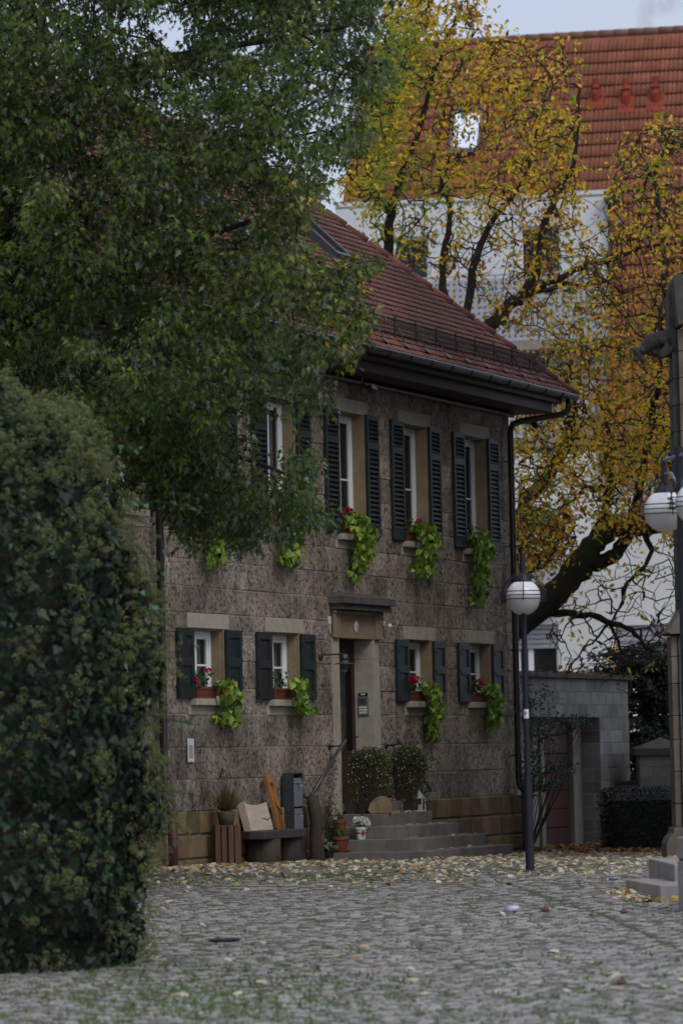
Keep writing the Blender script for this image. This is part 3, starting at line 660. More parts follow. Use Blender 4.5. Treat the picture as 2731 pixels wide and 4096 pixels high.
# lamp by the door on its arm
m = MB(); m.lathe([(0, 0), (.075, 0), (.075, .01), (.045, .03), (0, .045)], 20); me = m.mesh('lamp_rose', M['greymetal'], True)
me.transform(Matrix.Translation(hp(47.88, .01, 2.73)) @ Matrix.Rotation(R_(90), 4, 'X')); wl = link('wall_lamp', me, house)
m = MB(); m.tube([hp(47.88, .03, 2.73), hp(47.88, .33, 2.73)], .012, 8); m.build('lamp_arm', M['greymetal'], house, wl)
lc = hp(47.88, .36, 2.65)
m = MB(); m.lathe([(.055, 0), (.055, .03), (.050, .06), (.03, .08), (0, .088)], 20, lc); m.build('lamp_hood', M['greymetal'], house, wl, True)
m = MB(); m.lathe([(.052, .0), (.145, -.02), (.145, -.024), (.050, -.010)], 24, (lc[0], lc[1], lc[2]-.03)); m.build('lamp_brim', M['greymetal'], house, wl, True)
m = MB(); m.lathe([(.048, .0), (.048, -.10), (.040, -.14), (.02, -.165), (0, -.17)], 20, lc); m.build('lamp_globe', M['lampglass'], house, wl, True)
m = MB(); m.lathe([(.058, -.085), (.062, -.085), (.062, -.120), (.058, -.120)], 20, lc); m.build('lamp_band', M['greymetal'], house, wl, True)
# sensor and camera by the cornice
m = MB(); HL(m, 50.04, 50.09, 0, .09, 3.19, 3.245, 0, .01); m.ball(hp(50.15, .12, 3.17), .035, 10, 8); HL(m, 50.08, 50.16, .02, .05, 3.18, 3.20); m.build('motion_sensor', M['porcelain'], house, smooth=False)
m = MB(); HL(m, 48.19, 48.24, 0, .03, 3.15, 3.26, 0, .005); m.tube([hp(48.21, .02, 3.15), hp(48.22, .02, 3.05), hp(48.24, .02, 3.02)], .008, 5); m.build('wall_sensor', M['porcelain'], house)
m = MB(); HL(m, 54.92, 54.98, .0, .06, 3.19, 3.27, 0, .006); m.build('junction_box', simple('yellowed_plastic', (.45, .42, .25)), house)
# floodlights under the eaves
for u, w, z, rot in ((48.95, .42, 6.40, .0), (56.02, .30, 6.42, .6)):
    m = MB(); m.tube([hp(u, w-.15, 6.58), hp(u, w-.15, 6.5), hp(u, w-.08, 6.42)], .012, 6); m.build_ = None
    fo = m.build('floodlight', M['black'], house)
    mm = MB(); mm.box(-.075, .075, -.045, .045, -.055, .055, 0, .012); me = mm.mesh('floodlight_body', M['black']); me.transform(Matrix.Translation(hp(u, w, z)) @ Matrix.Rotation(R_(-35), 4, 'X')); link('floodlight_body', me, house, fo)
    if u < 50:
        mm = MB(); mm.box(-.060, .060, -.052, -.046, -.040, .040); me = mm.mesh('floodlight_glass', M['silver']); me.transform(Matrix.Translation(hp(u, w, z)) @ Matrix.Rotation(R_(-35), 4, 'X')); link('floodlight_glass', me, house, fo)
# handrails on the wall beside the door
for pts, br in ((((48.16, .22, 1.57), (46.95, .22, .84)), ((48.12, 1.545), (47.0, .87))), (((50.14, .22, 1.57), (51.35, .22, .84)), ((50.18, 1.545), (51.30, .87)))):
    m = MB(); a, b = pts; m.tube([hp(*a), hp(*b)], .026, 10); ho = m.build('handrail', M['rail'], house, smooth=True)
    for u, z in br:
        m = MB(); m.tube([hp(u, .0, z-.05), hp(u, .14, z-.05), hp(u, .20, z-.03)], .011, 6); m.tube([hp(u, .0, z-.05), hp(u, .025, z-.05)], .042, 14); m.build('rail_bracket', M['iron'], house, ho, True)
# ------------------------------------------------------------------ roof
EZ, SL = 6.90, .93; EW, EU = .77, 56.62; RIDW = -3.2; EUL = 32.3
rz = lambda w: EZ+(EW-w)*SL
m = MB(); zr = rz(RIDW)-.05; dr = EW-RIDW
c = [hp(EUL, EW-.03, EZ-.05), hp(EU-.03, EW-.03, EZ-.05), hp(EU-.03, -7.15, EZ-.05), hp(EUL, -7.15, EZ-.05), hp(EUL, RIDW, zr), hp(EU-dr, RIDW, zr)]
m.add(c, [[0, 1, 5, 4], [1, 2, 5], [2, 3, 4, 5], [3, 0, 4], [3, 2, 1, 0]]); roof = m.build('roof', M['tileold'], house)
def tile_t(wd, ln, th):
    P = [(-wd/2, ln), (-wd/2, .03), (-wd*.25, .004), (wd*.25, .004), (wd/2, .03), (wd/2, ln)]
    v = [(x, y, 0) for x, y in P]+[(x, y, -th) for x, y in P]; n = len(P)
    return v, [list(range(n))]+[[i+1, i, n+i, n+i+1] for i in range(1, 4)]+[[1, 0, n, n+1], [5, 4, n+4, n+5]]
ex, tw = .152, .178; sl = math.atan(SL); cs, sn = math.cos(sl), math.sin(sl)
TP = []; ncourse = int((dr/cs)/ex)
for r in range(ncourse):
    s = r*ex; w = EW-s*cs; z = EZ+s*sn; umax = EU-s*cs
    for u in np.arange(38+(r % 2)*tw/2, umax-tw*.4, tw): TP.append((u, w, z))
TP = np.array(TP); n = len(TP); Pw = TP[:, :1]*D_+(TP[:, 1:2]-20)*N_; Pw[:, 2] = TP[:, 2]+.022
side = np.broadcast_to(D_, (n, 3)); tip = -N_*cs+ZV*sn; lift = rng.normal(0, .014, n)+.11
tipv = tip[None, :]*np.ones((n, 1))-(N_*sn+ZV*cs)[None, :]*lift[:, None]; nv = np.cross(side, tipv)
Rm = np.stack([side, unit(tipv), unit(nv)], 2)
M['tilemix'] = None
mt, t, b = newmat('plain_clay_tiles'); g = node(t, 'ShaderNodeNewGeometry').outputs['Position']; aa = node(t, 'ShaderNodeAttribute', attribute_name='rnd'); oi = node(t, 'ShaderNodeObjectInfo')
ad = node(t, 'ShaderNodeMath', operation='ADD'); t.links.new(aa.outputs['Fac'], ad.inputs[0]); t.links.new(oi.outputs['Random'], ad.inputs[1]); fr = node(t, 'ShaderNodeMath', operation='FRACT'); t.links.new(ad.outputs[0], fr.inputs[0])
c = ramp(t, fr.outputs[0], [(0, (.22, .088, .070)), (.5, (.275, .108, .083)), (.8, (.21, .095, .077)), (1, (.15, .065, .052))])
c = mixc(t, ramp(t, noise(t, .55, 5, vec=g, stretch=(1, 1, 1)), [(.40, (0, 0, 0)), (.68, (.85,)*3)]), c, (.075, .040, .033))
sx = node(t, 'ShaderNodeSeparateXYZ'); t.links.new(g, sx.inputs[0]); mr = node(t, 'ShaderNodeMapRange'); mr.inputs['From Min'].default_value = 7.4; mr.inputs['From Max'].default_value = 10.5; mr.inputs['To Max'].default_value = .30; t.links.new(sx.outputs[2], mr.inputs['Value'])
c = mixc(t, mr.outputs[0], c, (.10, .052, .045))
t.links.new(c, b.inputs['Base Color']); b.inputs['Roughness'].default_value = .8; b.inputs['Specular IOR Level'].default_value = .3; bump(t, b, noise(t, 40, 4, vec=g), .4, .003)
M['tileedge'] = simple('shaded_stained_tile_edge', (.035, .018, .015), (.06, .025, .02), .95, 8, 30, 0, spec=.1)  # dark course lines: gap shadow and stain painted on the tile butts
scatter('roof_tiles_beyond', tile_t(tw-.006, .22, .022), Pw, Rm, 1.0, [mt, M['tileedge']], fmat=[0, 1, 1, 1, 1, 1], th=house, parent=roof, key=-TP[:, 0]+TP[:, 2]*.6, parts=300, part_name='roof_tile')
# hip tiles
hpA, hpB = np.array(hp(EU, EW, EZ+.03)), np.array(hp(EU-dr, RIDW, rz(RIDW)+.03)); nh = 16
hm = MB(); hm.tube([(0, 0, 0), (0, 0, .38)], [.085, .068], 10); hme = hm.mesh('hip_tile', M['tileold'], True)
for k in range(nh):
    p = hpA+(hpB-hpA)*k/nh; q = Vector((hpB-hpA)).to_track_quat('Z', 'Y'); o = bpy.data.objects.new('hip_tile', hme); o.parent = roof; o.location = p+np.array([0, 0, -.045]); o.rotation_mode = 'QUATERNION'; o.rotation_quaternion = q; COL.objects.link(o)
# ridge
m = MB(); m.tube([hp(EUL, RIDW, rz(RIDW)), hp(EU-dr, RIDW, rz(RIDW))], .09, 10); m.build('ridge', M['tileold'], house, roof, True)
# skylights in the front slope
def roofpt(px, py):
    q = ray(px, py); A = np.array([N_[0]*SL, N_[1]*SL, 1.0]); # z + (w)*SL = EZ+EW*SL
    o = np.array([0, 0, EYE]); c0 = EZ+EW*SL-20*SL; t_ = (c0-A@o)/(A@q); p = o+q*t_; return float(p@D_), float(p@N_)+20
for (px, py), wd in (((1330, 1040), .62), ((905, 905), .62)):
    u, w = roofpt(px, py); fm = MB()
    def sk(m, u0, u1, s0, s1, h0, h1, mi=0):
        v = []
        for h in (h0, h1):
            for uu, s in ((u0, s0), (u1, s0), (u1, s1), (u0, s1)): v.append(hp(uu, w-s*cs+h*sn, rz(w)+s*sn+h*cs))
        m.add(v, [[0, 3, 2, 1], [4, 5, 6, 7], [0, 1, 5, 4], [1, 2, 6, 5], [2, 3, 7, 6], [3, 0, 4, 7]], mi)
    for q in ((0, .07, 0, 1.0), (wd-.07, wd, 0, 1.0), (.07, wd-.07, 0, .07), (.07, wd-.07, .93, 1.0)): sk(fm, u+q[0], u+q[1], q[2], q[3], .0, .13)
    so = fm.build('skylight', M['greymetal'], house); fm = MB(); sk(fm, u+.07, u+wd-.07, .07, .93, .08, .10); fm.build('skylight_pane', M['glass'], house, so)
    fm = MB(); sk(fm, u-.08, u+wd+.08, -.16, 0, .03, .045); fm.build('lead_flashing', M['silver'], house, so)
# snow guard
gw = roofpt(1736, 1392)[1]; gz = rz(gw)
gu0, gu1 = 44.0, 56.0
m = MB()
for k in range(5): m.tube([hp(gu0, gw, gz+.06+k*.052), hp(gu1, gw, gz+.06+k*.052)], .0065 if k not in (0, 4) else .010, 5)
sg = m.build('snow_guard', M['iron'], house)
m = MB()
for u in np.arange(gu0, gu1, .055): m.tube([hp(u, gw, gz+.06), hp(u, gw, gz+.268)], .0055, 4, cap=False)
m.build('guard_mesh', M['iron'], house, sg)
for u in np.arange(gu0+.1, gu1+.1, .80):
    m = MB(); m.tube([hp(u, gw, gz-.0), hp(u, gw, gz+.30)], .014, 5); m.tube([hp(u, gw, gz+.20), hp(u, gw+.16, rz(gw+.16)+.05)], .010, 5); m.build('guard_post', M['iron'], house, sg)
    m = MB(); v = [hp(u+a, gw+b_, rz(gw+b_)+.055+h) for h in (0, .008) for a, b_ in ((-.05, .13), (.05, .13), (.05, .22), (-.05, .22))]; m.add(v, [[0, 3, 2, 1], [4, 5, 6, 7], [0, 1, 5, 4], [1, 2, 6, 5], [2, 3, 7, 6], [3, 0, 4, 7]]); m.build('guard_plate', M['greymetal'], house, sg)
# gutter, eave boards
m = MB(); gr = .078; cwz = (.735, 6.885); n = 10; us = [EUL, EU+.03]; v = []
for u in us:
    for k in range(n+1): a = math.pi*k/n; v.append(hp(u, cwz[0]+gr*math.cos(a), cwz[1]-gr*math.sin(a)))
    for k in range(n, -1, -1): a = math.pi*k/n; v.append(hp(u, cwz[0]+(gr-.006)*math.cos(a), cwz[1]-(gr-.006)*math.sin(a)))
q = 2*(n+1); m.add(v, [[i, (i+1) % q, q+(i+1) % q, q+i] for i in range(q)]+[list(range(q))[::-1]]+[list(range(q, 2*q))])
v = [hp(EU+.03, cwz[0]+gr*math.cos(math.pi*k/n), cwz[1]-gr*math.sin(math.pi*k/n)) for k in range(n+1)]; m.add(v, [list(range(n+1))])
gt = m.build('gutter', M['gutter'], house)
m = MB(); m.tube([hp(EUL, cwz[0]+gr+.004, cwz[1]+.004), hp(EU+.03, cwz[0]+gr+.004, cwz[1]+.004)], .011, 6); m.build('gutter_bead', M['silver'], house, gt)
for u in np.arange(38.3, EU, .80):
    m = MB(); pts = [hp(u, cwz[0]+(gr+.006)*math.cos(a), cwz[1]-(gr+.006)*math.sin(a)) for a in np.linspace(0, math.pi, 9)]; m.tube(pts, .008, 5); m.build('gutter_bracket', M['gutter'], house, gt)
m = MB(); HL(m, U0-.4, EU-.46, .47, .532, 6.60, 6.742, 0, .004); m.build('fascia_board', M['fascia'], house)
m = MB(); HL(m, U0-.4, EU-.34, .50, .655, 6.744, 6.83, 0, .004); m.build('eave_board', M['fascia'], house)
m = MB(); HL(m, U0-.4, EU-.46, -.1, .468, 6.602, 6.63); HL(m, U1+.01, EU-.46, -6.8, -.102, 6.602, 6.63); m.build('soffit', M['fascia'], house)
m = MB(); HL(m, EU-.462, EU-.40, -6.8, .468, 6.60, 6.742); m.build('side_fascia', M['fascia'], house)
m = MB(); m.tube([hp(38, .055, 6.55), hp(U1+.03, .055, 6.55)], .042, 8); m.build('wall_pipe', M['pipe'], house, smooth=True)
# downpipes
def downpipe(u, zg, top, wexit):
    m = MB(); p = [hp(*q) for q in top]+[hp(u, wexit, .90), hp(u, wexit+.03, .83), hp(u, wexit+.085, .76), hp(u, wexit+.10, .70)]
    m.tube(p, .050, 12); o = m.build('downpipe', M['pipe'], house, smooth=True)
    m = MB(); m.tube([hp(u, wexit+.10, .72), hp(u, wexit+.10, zg-.05)], .058, 12); m.tube([hp(u, wexit+.10, .74), hp(u, wexit+.10, .66)], .066, 12); m.tube([hp(u, wexit+.10, .42), hp(u, wexit+.10, .40)], .062, 12); m.build('cast_pipe_foot', M['castpipe'], house, o, True)
    for z in (1.3, 2.9, 4.5, 5.8):
        m = MB(); m.tube([hp(u, wexit, z), hp(u, wexit, z+.03)], .056, 12); m.tube([hp(u, wexit, z+.015), hp(u, 0, z+.015)], .010, 5); m.build('pipe_clip', M['iron'], house, o)
downpipe(55.36, -.22, [(56.35, .735, 6.84), (56.35, .735, 6.72), (56.33, .72, 6.64), (56.25, .66, 6.58), (55.55, .22, 6.44), (55.42, .14, 6.39), (55.36, .12, 6.28)], .12)
downpipe(42.60, .03, [(42.6, .735, 6.84), (42.6, .735, 6.70), (42.6, .66, 6.60), (42.6, .2, 6.45), (42.6, .12, 6.33)], .12)
m = MB(); HL(m, 42.64, 42.66, .155, .172, .84+.55, .84+.63); m.build('pipe_label', M['porcelain'], house)
# ================================================================== FRONT STEPS
steps = Thing('front_steps', 'three-sided flight of five grey granite steps in front of the door', 'steps', tuple(uw(49.2, .8, 0)), HROT)
def SB(m, u0, u1, w0, w1, z0, z1, bev=.006): m.box(u0-49.2, u1-49.2, -(w1-.8), -(w0-.8), z0, z1, 0, bev)
sp = [(47.53, 50.90, 1.60, -.4, .075), (47.81, 50.65, 1.30, .055, .235), (48.08, 50.38, 1.0, .215, .40), (48.34, 50.14, .70, .38, .57), (48.60, 49.85, .40, .55, .725)]
random.seed(3)
for u0, u1, w1, z0, z1 in sp:
    # front slabs
    x = u0
    while x < u1-.01:
        wd = random.uniform(.9, 1.4)
        if u1-(x+wd) < .5: wd = u1-x
        m = MB(); SB(m, x+(.0015 if x > u0 else 0), x+wd-(.0015 if x+wd < u1-.01 else 0), w1-.36, w1, z0, z1); m.build('step_block', M['granite'], steps); x += wd
    if w1 > .5:
        for a, b in ((u0, u0+.36), (u1-.36, u1)):
            m = MB(); SB(m, a, b, .03, w1-.363, z0, z1); m.build('step_block', M['granite'], steps)
    m = MB(); SB(m, u0+(.363 if w1 > .5 else 0), u1-(.363 if w1 > .5 else 0), .03, w1-.363, z0, z1-.004); m.build('step_fill', M['granite'], steps)
# ================================================================== WINDOW BOXES WITH GERANIUMS AND TRAILING VINES
M['vine'] = leafmat('sweet_potato_vine', [(0, (.06, .12, .02)), (.3, (.14, .25, .03)), (.6, (.22, .37, .035)), (.9, (.32, .47, .06)), (1, (.32, .29, .07))], .35, .5, sc=2)
M['gerleaf'] = leafmat('geranium_leaf', [(0, (.03, .07, .02)), (1, (.07, .13, .035))], .25, .5)
M['stem'] = simple('green_stem', (.10, .15, .03), rough=.7, bstr=0)
HEART, OVAL, IVY, MAPLE = heart_leaf(), oval_leaf(.24), ivy_leaf(), maple_leaf()
def vine_leaves(th, P, size, mat, name='vine_leaf', tmpl=HEART, outd=N_):
    n = len(P); tip = unit(np.column_stack([rng.normal(0, .55, (n, 2)), rng.normal(-.9, .35, n)])); nrm = unit(outd[None, :]*.8+ZV*.55+rng.normal(0, .45, (n, 3)))
    base = {}
    for i in range(n):
        k = int(rng.integers(0, 8))
        if k not in base: tv, tf = tmpl; base[k] = np_mesh(name, tv, [len(f) for f in tf], np.concatenate(tf), mat, np.full(len(tv), k/8))
        o = bpy.data.objects.new(name, base[k]); Mt = np.eye(4); Mt[:3, :3] = frames(tip[i:i+1], nrm[i:i+1])[0]*size*rng.uniform(.6, 1.15); Mt[:3, 3] = P[i]
        o.parent = th.o; o.matrix_basis = Matrix(th.Mi.tolist()) @ Matrix(Mt.tolist()); COL.objects.link(o)
def window_box(L, z, ells, ger, label, tag_=True):
    th = Thing('flower_box', label, 'flower box', tuple((L*D_-20*N_)[:2])+(z,), HROT, 'terracotta flower boxes on the window sills')
    B = lambda m, u0, u1, w0, w1, z0, z1, b=0.0: m.box(u0, u1, -w1, -w0, z0, z1, 0, b)
    m = MB(); u0, u1, w0, w1 = .10, 1.02, -.10, .075
    m.add([(u0+.02, -w1+.012, 0), (u1-.02, -w1+.012, 0), (u1-.02, -w0-.012, 0), (u0+.02, -w0-.012, 0), (u0, -w1, .145), (u1, -w1, .145), (u1, -w0, .145), (u0, -w0, .145)], [[0, 3, 2, 1], [0, 1, 5, 4], [1, 2, 6, 5], [2, 3, 7, 6], [3, 0, 4, 7], [4, 5, 6, 7]])
    B(m, u0-.008, u1+.008, w1-.008, w1+.008, .12, .15); B(m, u0-.008, u0+.008, w0, w1-.008, .12, .15)
    m.build('trough', M['terracotta'], th); m = MB(); B(m, u0, u1, w0-.02, w1+.02, -.0, .018); m.build('drip_tray', M['terracotta'], th)
    m = MB(); B(m, u0+.01, u1-.01, w0+.01, w1-.01, .146, .152); m.build('soil', M['dirt'], th)
    if tag_:
        hpz = (.62, -.12, .02)
        m = MB(); m.tube([(.62, -.085, .10), (.62, -.115, .05)], .002, 4); m.build('tag_string', M['dirt'], th)
        m = MB(); m.prism([(hpz[0], -.075), (hpz[0]+.035, -.01), (hpz[0]+.03, .025), (hpz[0]+.012, .035), (hpz[0], .02), (hpz[0]-.012, .035), (hpz[0]-.03, .025), (hpz[0]-.035, -.01)], -.130, -.118, 'y'); m.build('heart_tag', M['heart'], th)
    org = L*D_-20*N_+ZV*z; loc = lambda u, w, h: org+u*D_+w*N_+h*ZV
    # geranium
    n = 60; P = np.array([loc(rng.uniform(.08, .62), rng.uniform(-.10, .12), rng.uniform(.15, .36)) for _ in range(n)])
    nrm = unit(rng.normal(0, .6, (n, 3))+ZV+N_*.5); scatter('geranium_foliage', IVY, P, frames(rdir(n), nrm), rng.uniform(.045, .075, n), M['gerleaf'], th, stuff=True)
    for (u, w, h, r) in ger:
        c = loc(u, w, h); n = 34; d = rdir(n); d[:, 2] = np.abs(d[:, 2])*.8-.1; P = c+d*r*.75
        q = scatter('blossom', oval_leaf(.42), P, frames(unit(d+rdir(n)*.5), rdir(n)), r*.8, M['red'], th, stuff=False)
        m = MB(); m.tube([c, loc(u*.8+.1, w*.4, .16)], .004, 4); m.build('flower_stalk', M['stem'], th, world=True)
    # trailing vine
    P = []
    for cx, cy, rx, ry, cnt, w in ells:
        for _ in range(int(cnt*1.9)):
            a = rng.random()*6.283; rr = math.sqrt(rng.random()); ww = w+rng.normal(0, .05)
            u_, z_ = fac(cx+rx*rr*math.cos(a), cy+ry*rr*math.sin(a), ww); P.append(u_*D_+(ww-20)*N_+z_*ZV)
    P = np.array(P); vine_leaves(th, P, .095, M['vine'])
    start = loc(.8, .02, .16); top = P[np.argsort(-P[:, 2])]
    m = MB()
    for k in range(7):
        t = P[rng.integers(0, len(P))]; mid = start*.5+t*.5+N_*.06; mid[2] = max(start[2], t[2])-.02; m.tube([start+D_*rng.uniform(-.15, .15), mid, t], .004, 4)
    m.build('vine_stems', M['stem'], th, world=True)
    # hanging strands: leaf pairs close to stem keep chain continuous
    return th
window_box(BAYS[1], 2.115, [(905, 2740, 42, 26, 26, .14), (930, 2800, 38, 60, 48, .17), (905, 2868, 60, 20, 22, .14), (938, 2885, 25, 14, 8, .13)], [(.06, .05, .22, .045), (.52, .04, .34, .045), (.10, .06, .19, .03)], 'red geranium box with lime vine on the sill above the white plaque')
window_box(BAYS[2], 2.115, [(1195, 2735, 35, 22, 24, .14), (1205, 2785, 32, 45, 36, .17), (1225, 2835, 40, 20, 20, .14), (1260, 2832, 14, 10, 5, .13)], [], 'blossomless flower box with lime vine on the ground-floor sill left of the door')
window_box(BAYS[4], 2.115, [(1720, 2748, 35, 26, 26, .14), (1742, 2810, 34, 55, 48, .17), (1745, 2880, 34, 40, 34, .15), (1730, 2935, 22, 22, 12, .12)], [(.10, .06, .30, .055), (.36, .04, .32, .05), (.16, .09, .26, .045)], 'pink-red geranium box with long lime vine on the sill just right of the door')
window_box(BAYS[5], 2.115, [(1965, 2755, 32, 24, 24, .14), (1985, 2800, 32, 45, 42, .17), (1980, 2860, 30, 40, 34, .15), (1965, 2898, 24, 14, 12, .12)], [(.42, .05, .27, .065), (.05, .04, .27, .03)], 'flower box with one round red geranium on the rightmost ground-floor sill')
window_box(BAYS[1], 4.405, [(880, 2150, 38, 45, 30, .15), (870, 2205, 45, 45, 40, .15), (850, 2245, 25, 14, 10, .13)], [(.2, .05, .30, .04)], 'leftmost upper flower box, its lime vine half hidden by maple leaves', False)
window_box(BAYS[2], 4.405, [(1165, 2100, 45, 35, 32, .15), (1170, 2170, 50, 55, 50, .17), (1168, 2235, 58, 22, 26, .14)], [], 'upper flower box with broad lime vine just below the lowest maple leaves', False)
window_box(BAYS[3], 4.405, [(1425, 2080, 50, 30, 40, .15), (1460, 2140, 48, 45, 46, .17), (1455, 2220, 42, 42, 40, .15), (1412, 2300, 22, 22, 12, .12), (1435, 2262, 22, 20, 7, .13)], [(.10, .05, .27, .045), (.38, .04, .33, .05), (.52, .05, .27, .05)], 'upper flower box with three red geranium heads and ragged vine above the door', False)
window_box(BAYS[4], 4.405, [(1690, 2110, 50, 26, 38, .15), (1720, 2150, 48, 40, 40, .17), (1710, 2215, 42, 35, 26, .15), (1695, 2275, 50, 28, 34, .14)], [(.60, .05, .30, .04)], 'upper flower box on second window from the right, one red blossom at its side', False)
window_box(BAYS[5], 4.405, [(1920, 2140, 45, 26, 32, .15), (1940, 2200, 44, 50, 46, .17), (1925, 2290, 38, 50, 36, .15), (1915, 2365, 42, 38, 30, .13), (1915, 2408, 26, 12, 6, .12)], [], 'rightmost upper flower box with the longest trailing lime vine', False)
# ================================================================== THINGS ALONG THE WALL
th = Thing('log_bench', 'low bench of a dark thick plank on two bark-covered log legs', 'bench', tuple(uw(45.5, .28)), HROT)
gz0 = float(G(uw(45.5, .28)[1])); zz = .43-gz0
m = MB(); P = [(-.66, -.19), (-.30, -.21), (.25, -.19), (.66, -.20), (.74, -.05), (.68, .10), (.60, .17), (-.62, .17), (-.70, .02)]
m.prism([(x, y) for x, y in P], zz-.105, zz, 'z'); bevel(m.build('seat', M['darkwood'], th), .012)
m = MB(); m.tube([(-.30, .0, -.05), (-.30, 0, .15), (-.29, 0, zz-.105)], [.235, .225, .22], 18); m.build('leg', M['barklog'], th, smooth=True)
m = MB(); m.tube([(.50, .0, -.05), (.50, 0, .15), (.50, 0, zz-.105)], [.165, .16, .155], 16); m.build('leg', M['barklog'], th, smooth=True)
m = MB(); k = 10; v = []
for (y, zt, th0) in ((-.035, .0, 0), (.045, .0, 0)):
    pass
def leaning(name, label, cat, u, w, z, wd, ht, tk, lean, mat, concave=0.0, part=None, yaw=0):
    t_ = Thing(name, label, cat, tuple((u*D_+(w-20)*N_)[:2])+(z,), HROT+yaw); mb = MB(); n = 10; pl = []
    for i in range(n+1): x = wd*i/n; pl.append((x, ht-concave*4*(i/n)*(1-i/n)+(.02 if i == 0 else 0)*bool(concave)))
    pl = [(wd, 0), (0, 0)]+pl
    mb.prism([(x, y) for x, y in pl], 0, tk, 'y'); me = mb.mesh(part or name, mat); me.transform(Matrix.Rotation(lean, 4, 'X')); o = link(part or name, me, t_); bevel(o, .006); return t_, o
zt = .43
leaning('backrest_slab', 'pale sawn wood slab with hollowed top edge and a crack leaning on the bench', 'wood slab', 44.92, .25, zt+.003, .70, .37, .11, -R_(15), M['palewood'], .035, 'slab')
# crack in the slab
t_ = bpy.data.objects['backrest_slab']; m = MB(); pts = [(.42, -.004, .16), (.50, -.004, .155), (.57, -.004, .125), (.61, -.004, .15), (.70, -.004, .165)]
m.tube(pts, [.002, .005, .006, .005, .003], 5); me = m.mesh('crack', M['barklog']); me.transform(Matrix.Rotation(-R_(15), 4, 'X')); o = bpy.data.objects.new('crack', me); o.parent = t_; COL.objects.link(o)
# orange plank with heart cut-out
th = Thing('carved_plank', 'tall orange wooden plank with a cut-out heart leaning on the wall behind the bench', 'plank', tuple((45.71*D_+(.30-20)*N_)[:2])+(zt+.003,), HROT)
hb = [(0, -.105), (.048, -.03), (.062, .02), (.052, .055), (.028, .068), (.008, .055), (0, .035), (-.008, .055), (-.028, .068), (-.052, .055), (-.062, .02), (-.048, -.03)]
wd, ht, cx, cz_ = .20, .725, .115, .56
bm_v = []; outer = [(0, 0), (wd, 0), (wd, ht), (0, ht)]
hv = [(cx+x, cz_+y) for x, y in hb]
m = MB()
for yy in (0, .045):
    m.v += [(x, yy, z) for x, z in outer]+[(x, yy, z) for x, z in hv]
no, nh_ = 4, len(hv); S_ = no+nh_
# faces: connect outer quad and heart ring (corner fans)
ringmap = {0: 1, 1: 1, 2: 1, 3: 2, 4: 2, 5: 2, 6: 2, 7: 3, 8: 3, 9: 3, 10: 0, 11: 0}
def ring_faces(off, flip):
    F_ = []; cor = [1, 1, 1, 2, 2, 2, 2, 3, 3, 3, 0, 0]
    for i in range(nh_):
        j = (i+1) % nh_; a, b = cor[i], cor[j]; A, B_ = off+no+i, off+no+j
        f = [off+a, B_, A] if a == b else [off+a, off+b, B_, A]
        F_.append(f[::-1] if flip else f)
    F_.append(([off+0, off+1, off+no+0]) if not flip else [off+no+0, off+1, off+0])
    return F_
cor = [1, 1, 1, 2, 2, 2, 2, 3, 3, 3, 0, 0]
m.f += ring_faces(0, False)+ring_faces(S_, True)
for i in range(4): j = (i+1) % 4; m.f.append([i, j, S_+j, S_+i])
for i in range(nh_): j = (i+1) % nh_; m.f.append([no+j, no+i, S_+no+i, S_+no+j])
m.m = [0]*len(m.f); me = m.mesh('plank', M['orangewood']); RX = Matrix.Rotation(-R_(15), 4, 'X'); me.transform(RX); link('plank', me, th)
m = MB(); m.prism([(.06, .42), (.075, .40), (.10, .36), (.15, .30), (.19, .27), (.175, .26), (.12, .275), (.07, .32), (.05, .37)], -.02, -.001, 'y'); me = m.mesh('carved_relief', M['orangewood']); me.transform(RX); link('carved_relief', me, th)
P = np.array([(.16+rng.normal(0, .012), -.015, .22+.06*k/5) for k in range(7)])@np.array(RX.to_3x3()).T; Pw_ = P@np.array(th.M.to_3x3()).T+np.array(th.M.translation)
scatter('sprig', OVAL, Pw_, frames(rdir(7)*.4-ZV, rdir(7)+N_), .05, M['gerleaf'], th, stuff=False)
# letterbox column
th = Thing('letterbox_column', 'tall dark grey letterbox column with two silver boxes one above the other', 'letterbox', tuple(uw(46.55, .12)), HROT)
gz0 = float(G(uw(46.55, .12)[1])); H_ = 1.155-gz0
m = MB(); m.box(-.16, -.145, -.09, .07, 0, H_); m.box(.145, .16, -.09, .07, 0, H_); m.box(-.145, .145, -.09, .07, H_-.015, H_); m.box(-.145, .145, .055, .07, 0, H_-.015); m.box(-.145, .145, -.06, .05, 0, .33); m.build('housing', M['greymetal'], th)
for z0 in (.36, .755):
    m = MB(); m.box(-.14, .14, -.082, .05, z0, z0+.375, 0, .004); bx = m.build('letterbox', M['silver'], th)
    m = MB(); m.box(-.138, .138, -.094, -.083, z0+.005, z0+.30, 0, .003); m.build('door', M['silver'], th, bx)
    m = MB(); m.box(-.138, .138, -.100, -.083, z0+.305, z0+.32, 0, .003); m.build('slot_flap', M['steel'], th, bx)
    m = MB(); m.box(.06, .11, -.097, -.0945, z0+.265, z0+.285); m.build('name_label', simple('paper_label', (.55, .50, .38), bstr=0), th, bx)
m = MB(); m.box(-.02, .01, -.097, -.0945, 1.0, 1.06); m.box(-.012, .002, -.0985, -.0972, 1.01, 1.05); m.build('emblem', M['greymetal'], th)
for z in (.45, .72, 1.02): m = MB(); m.ball((-.162, -.02, z), .006, 8, 6); m.build('rivet', M['steel'], th)
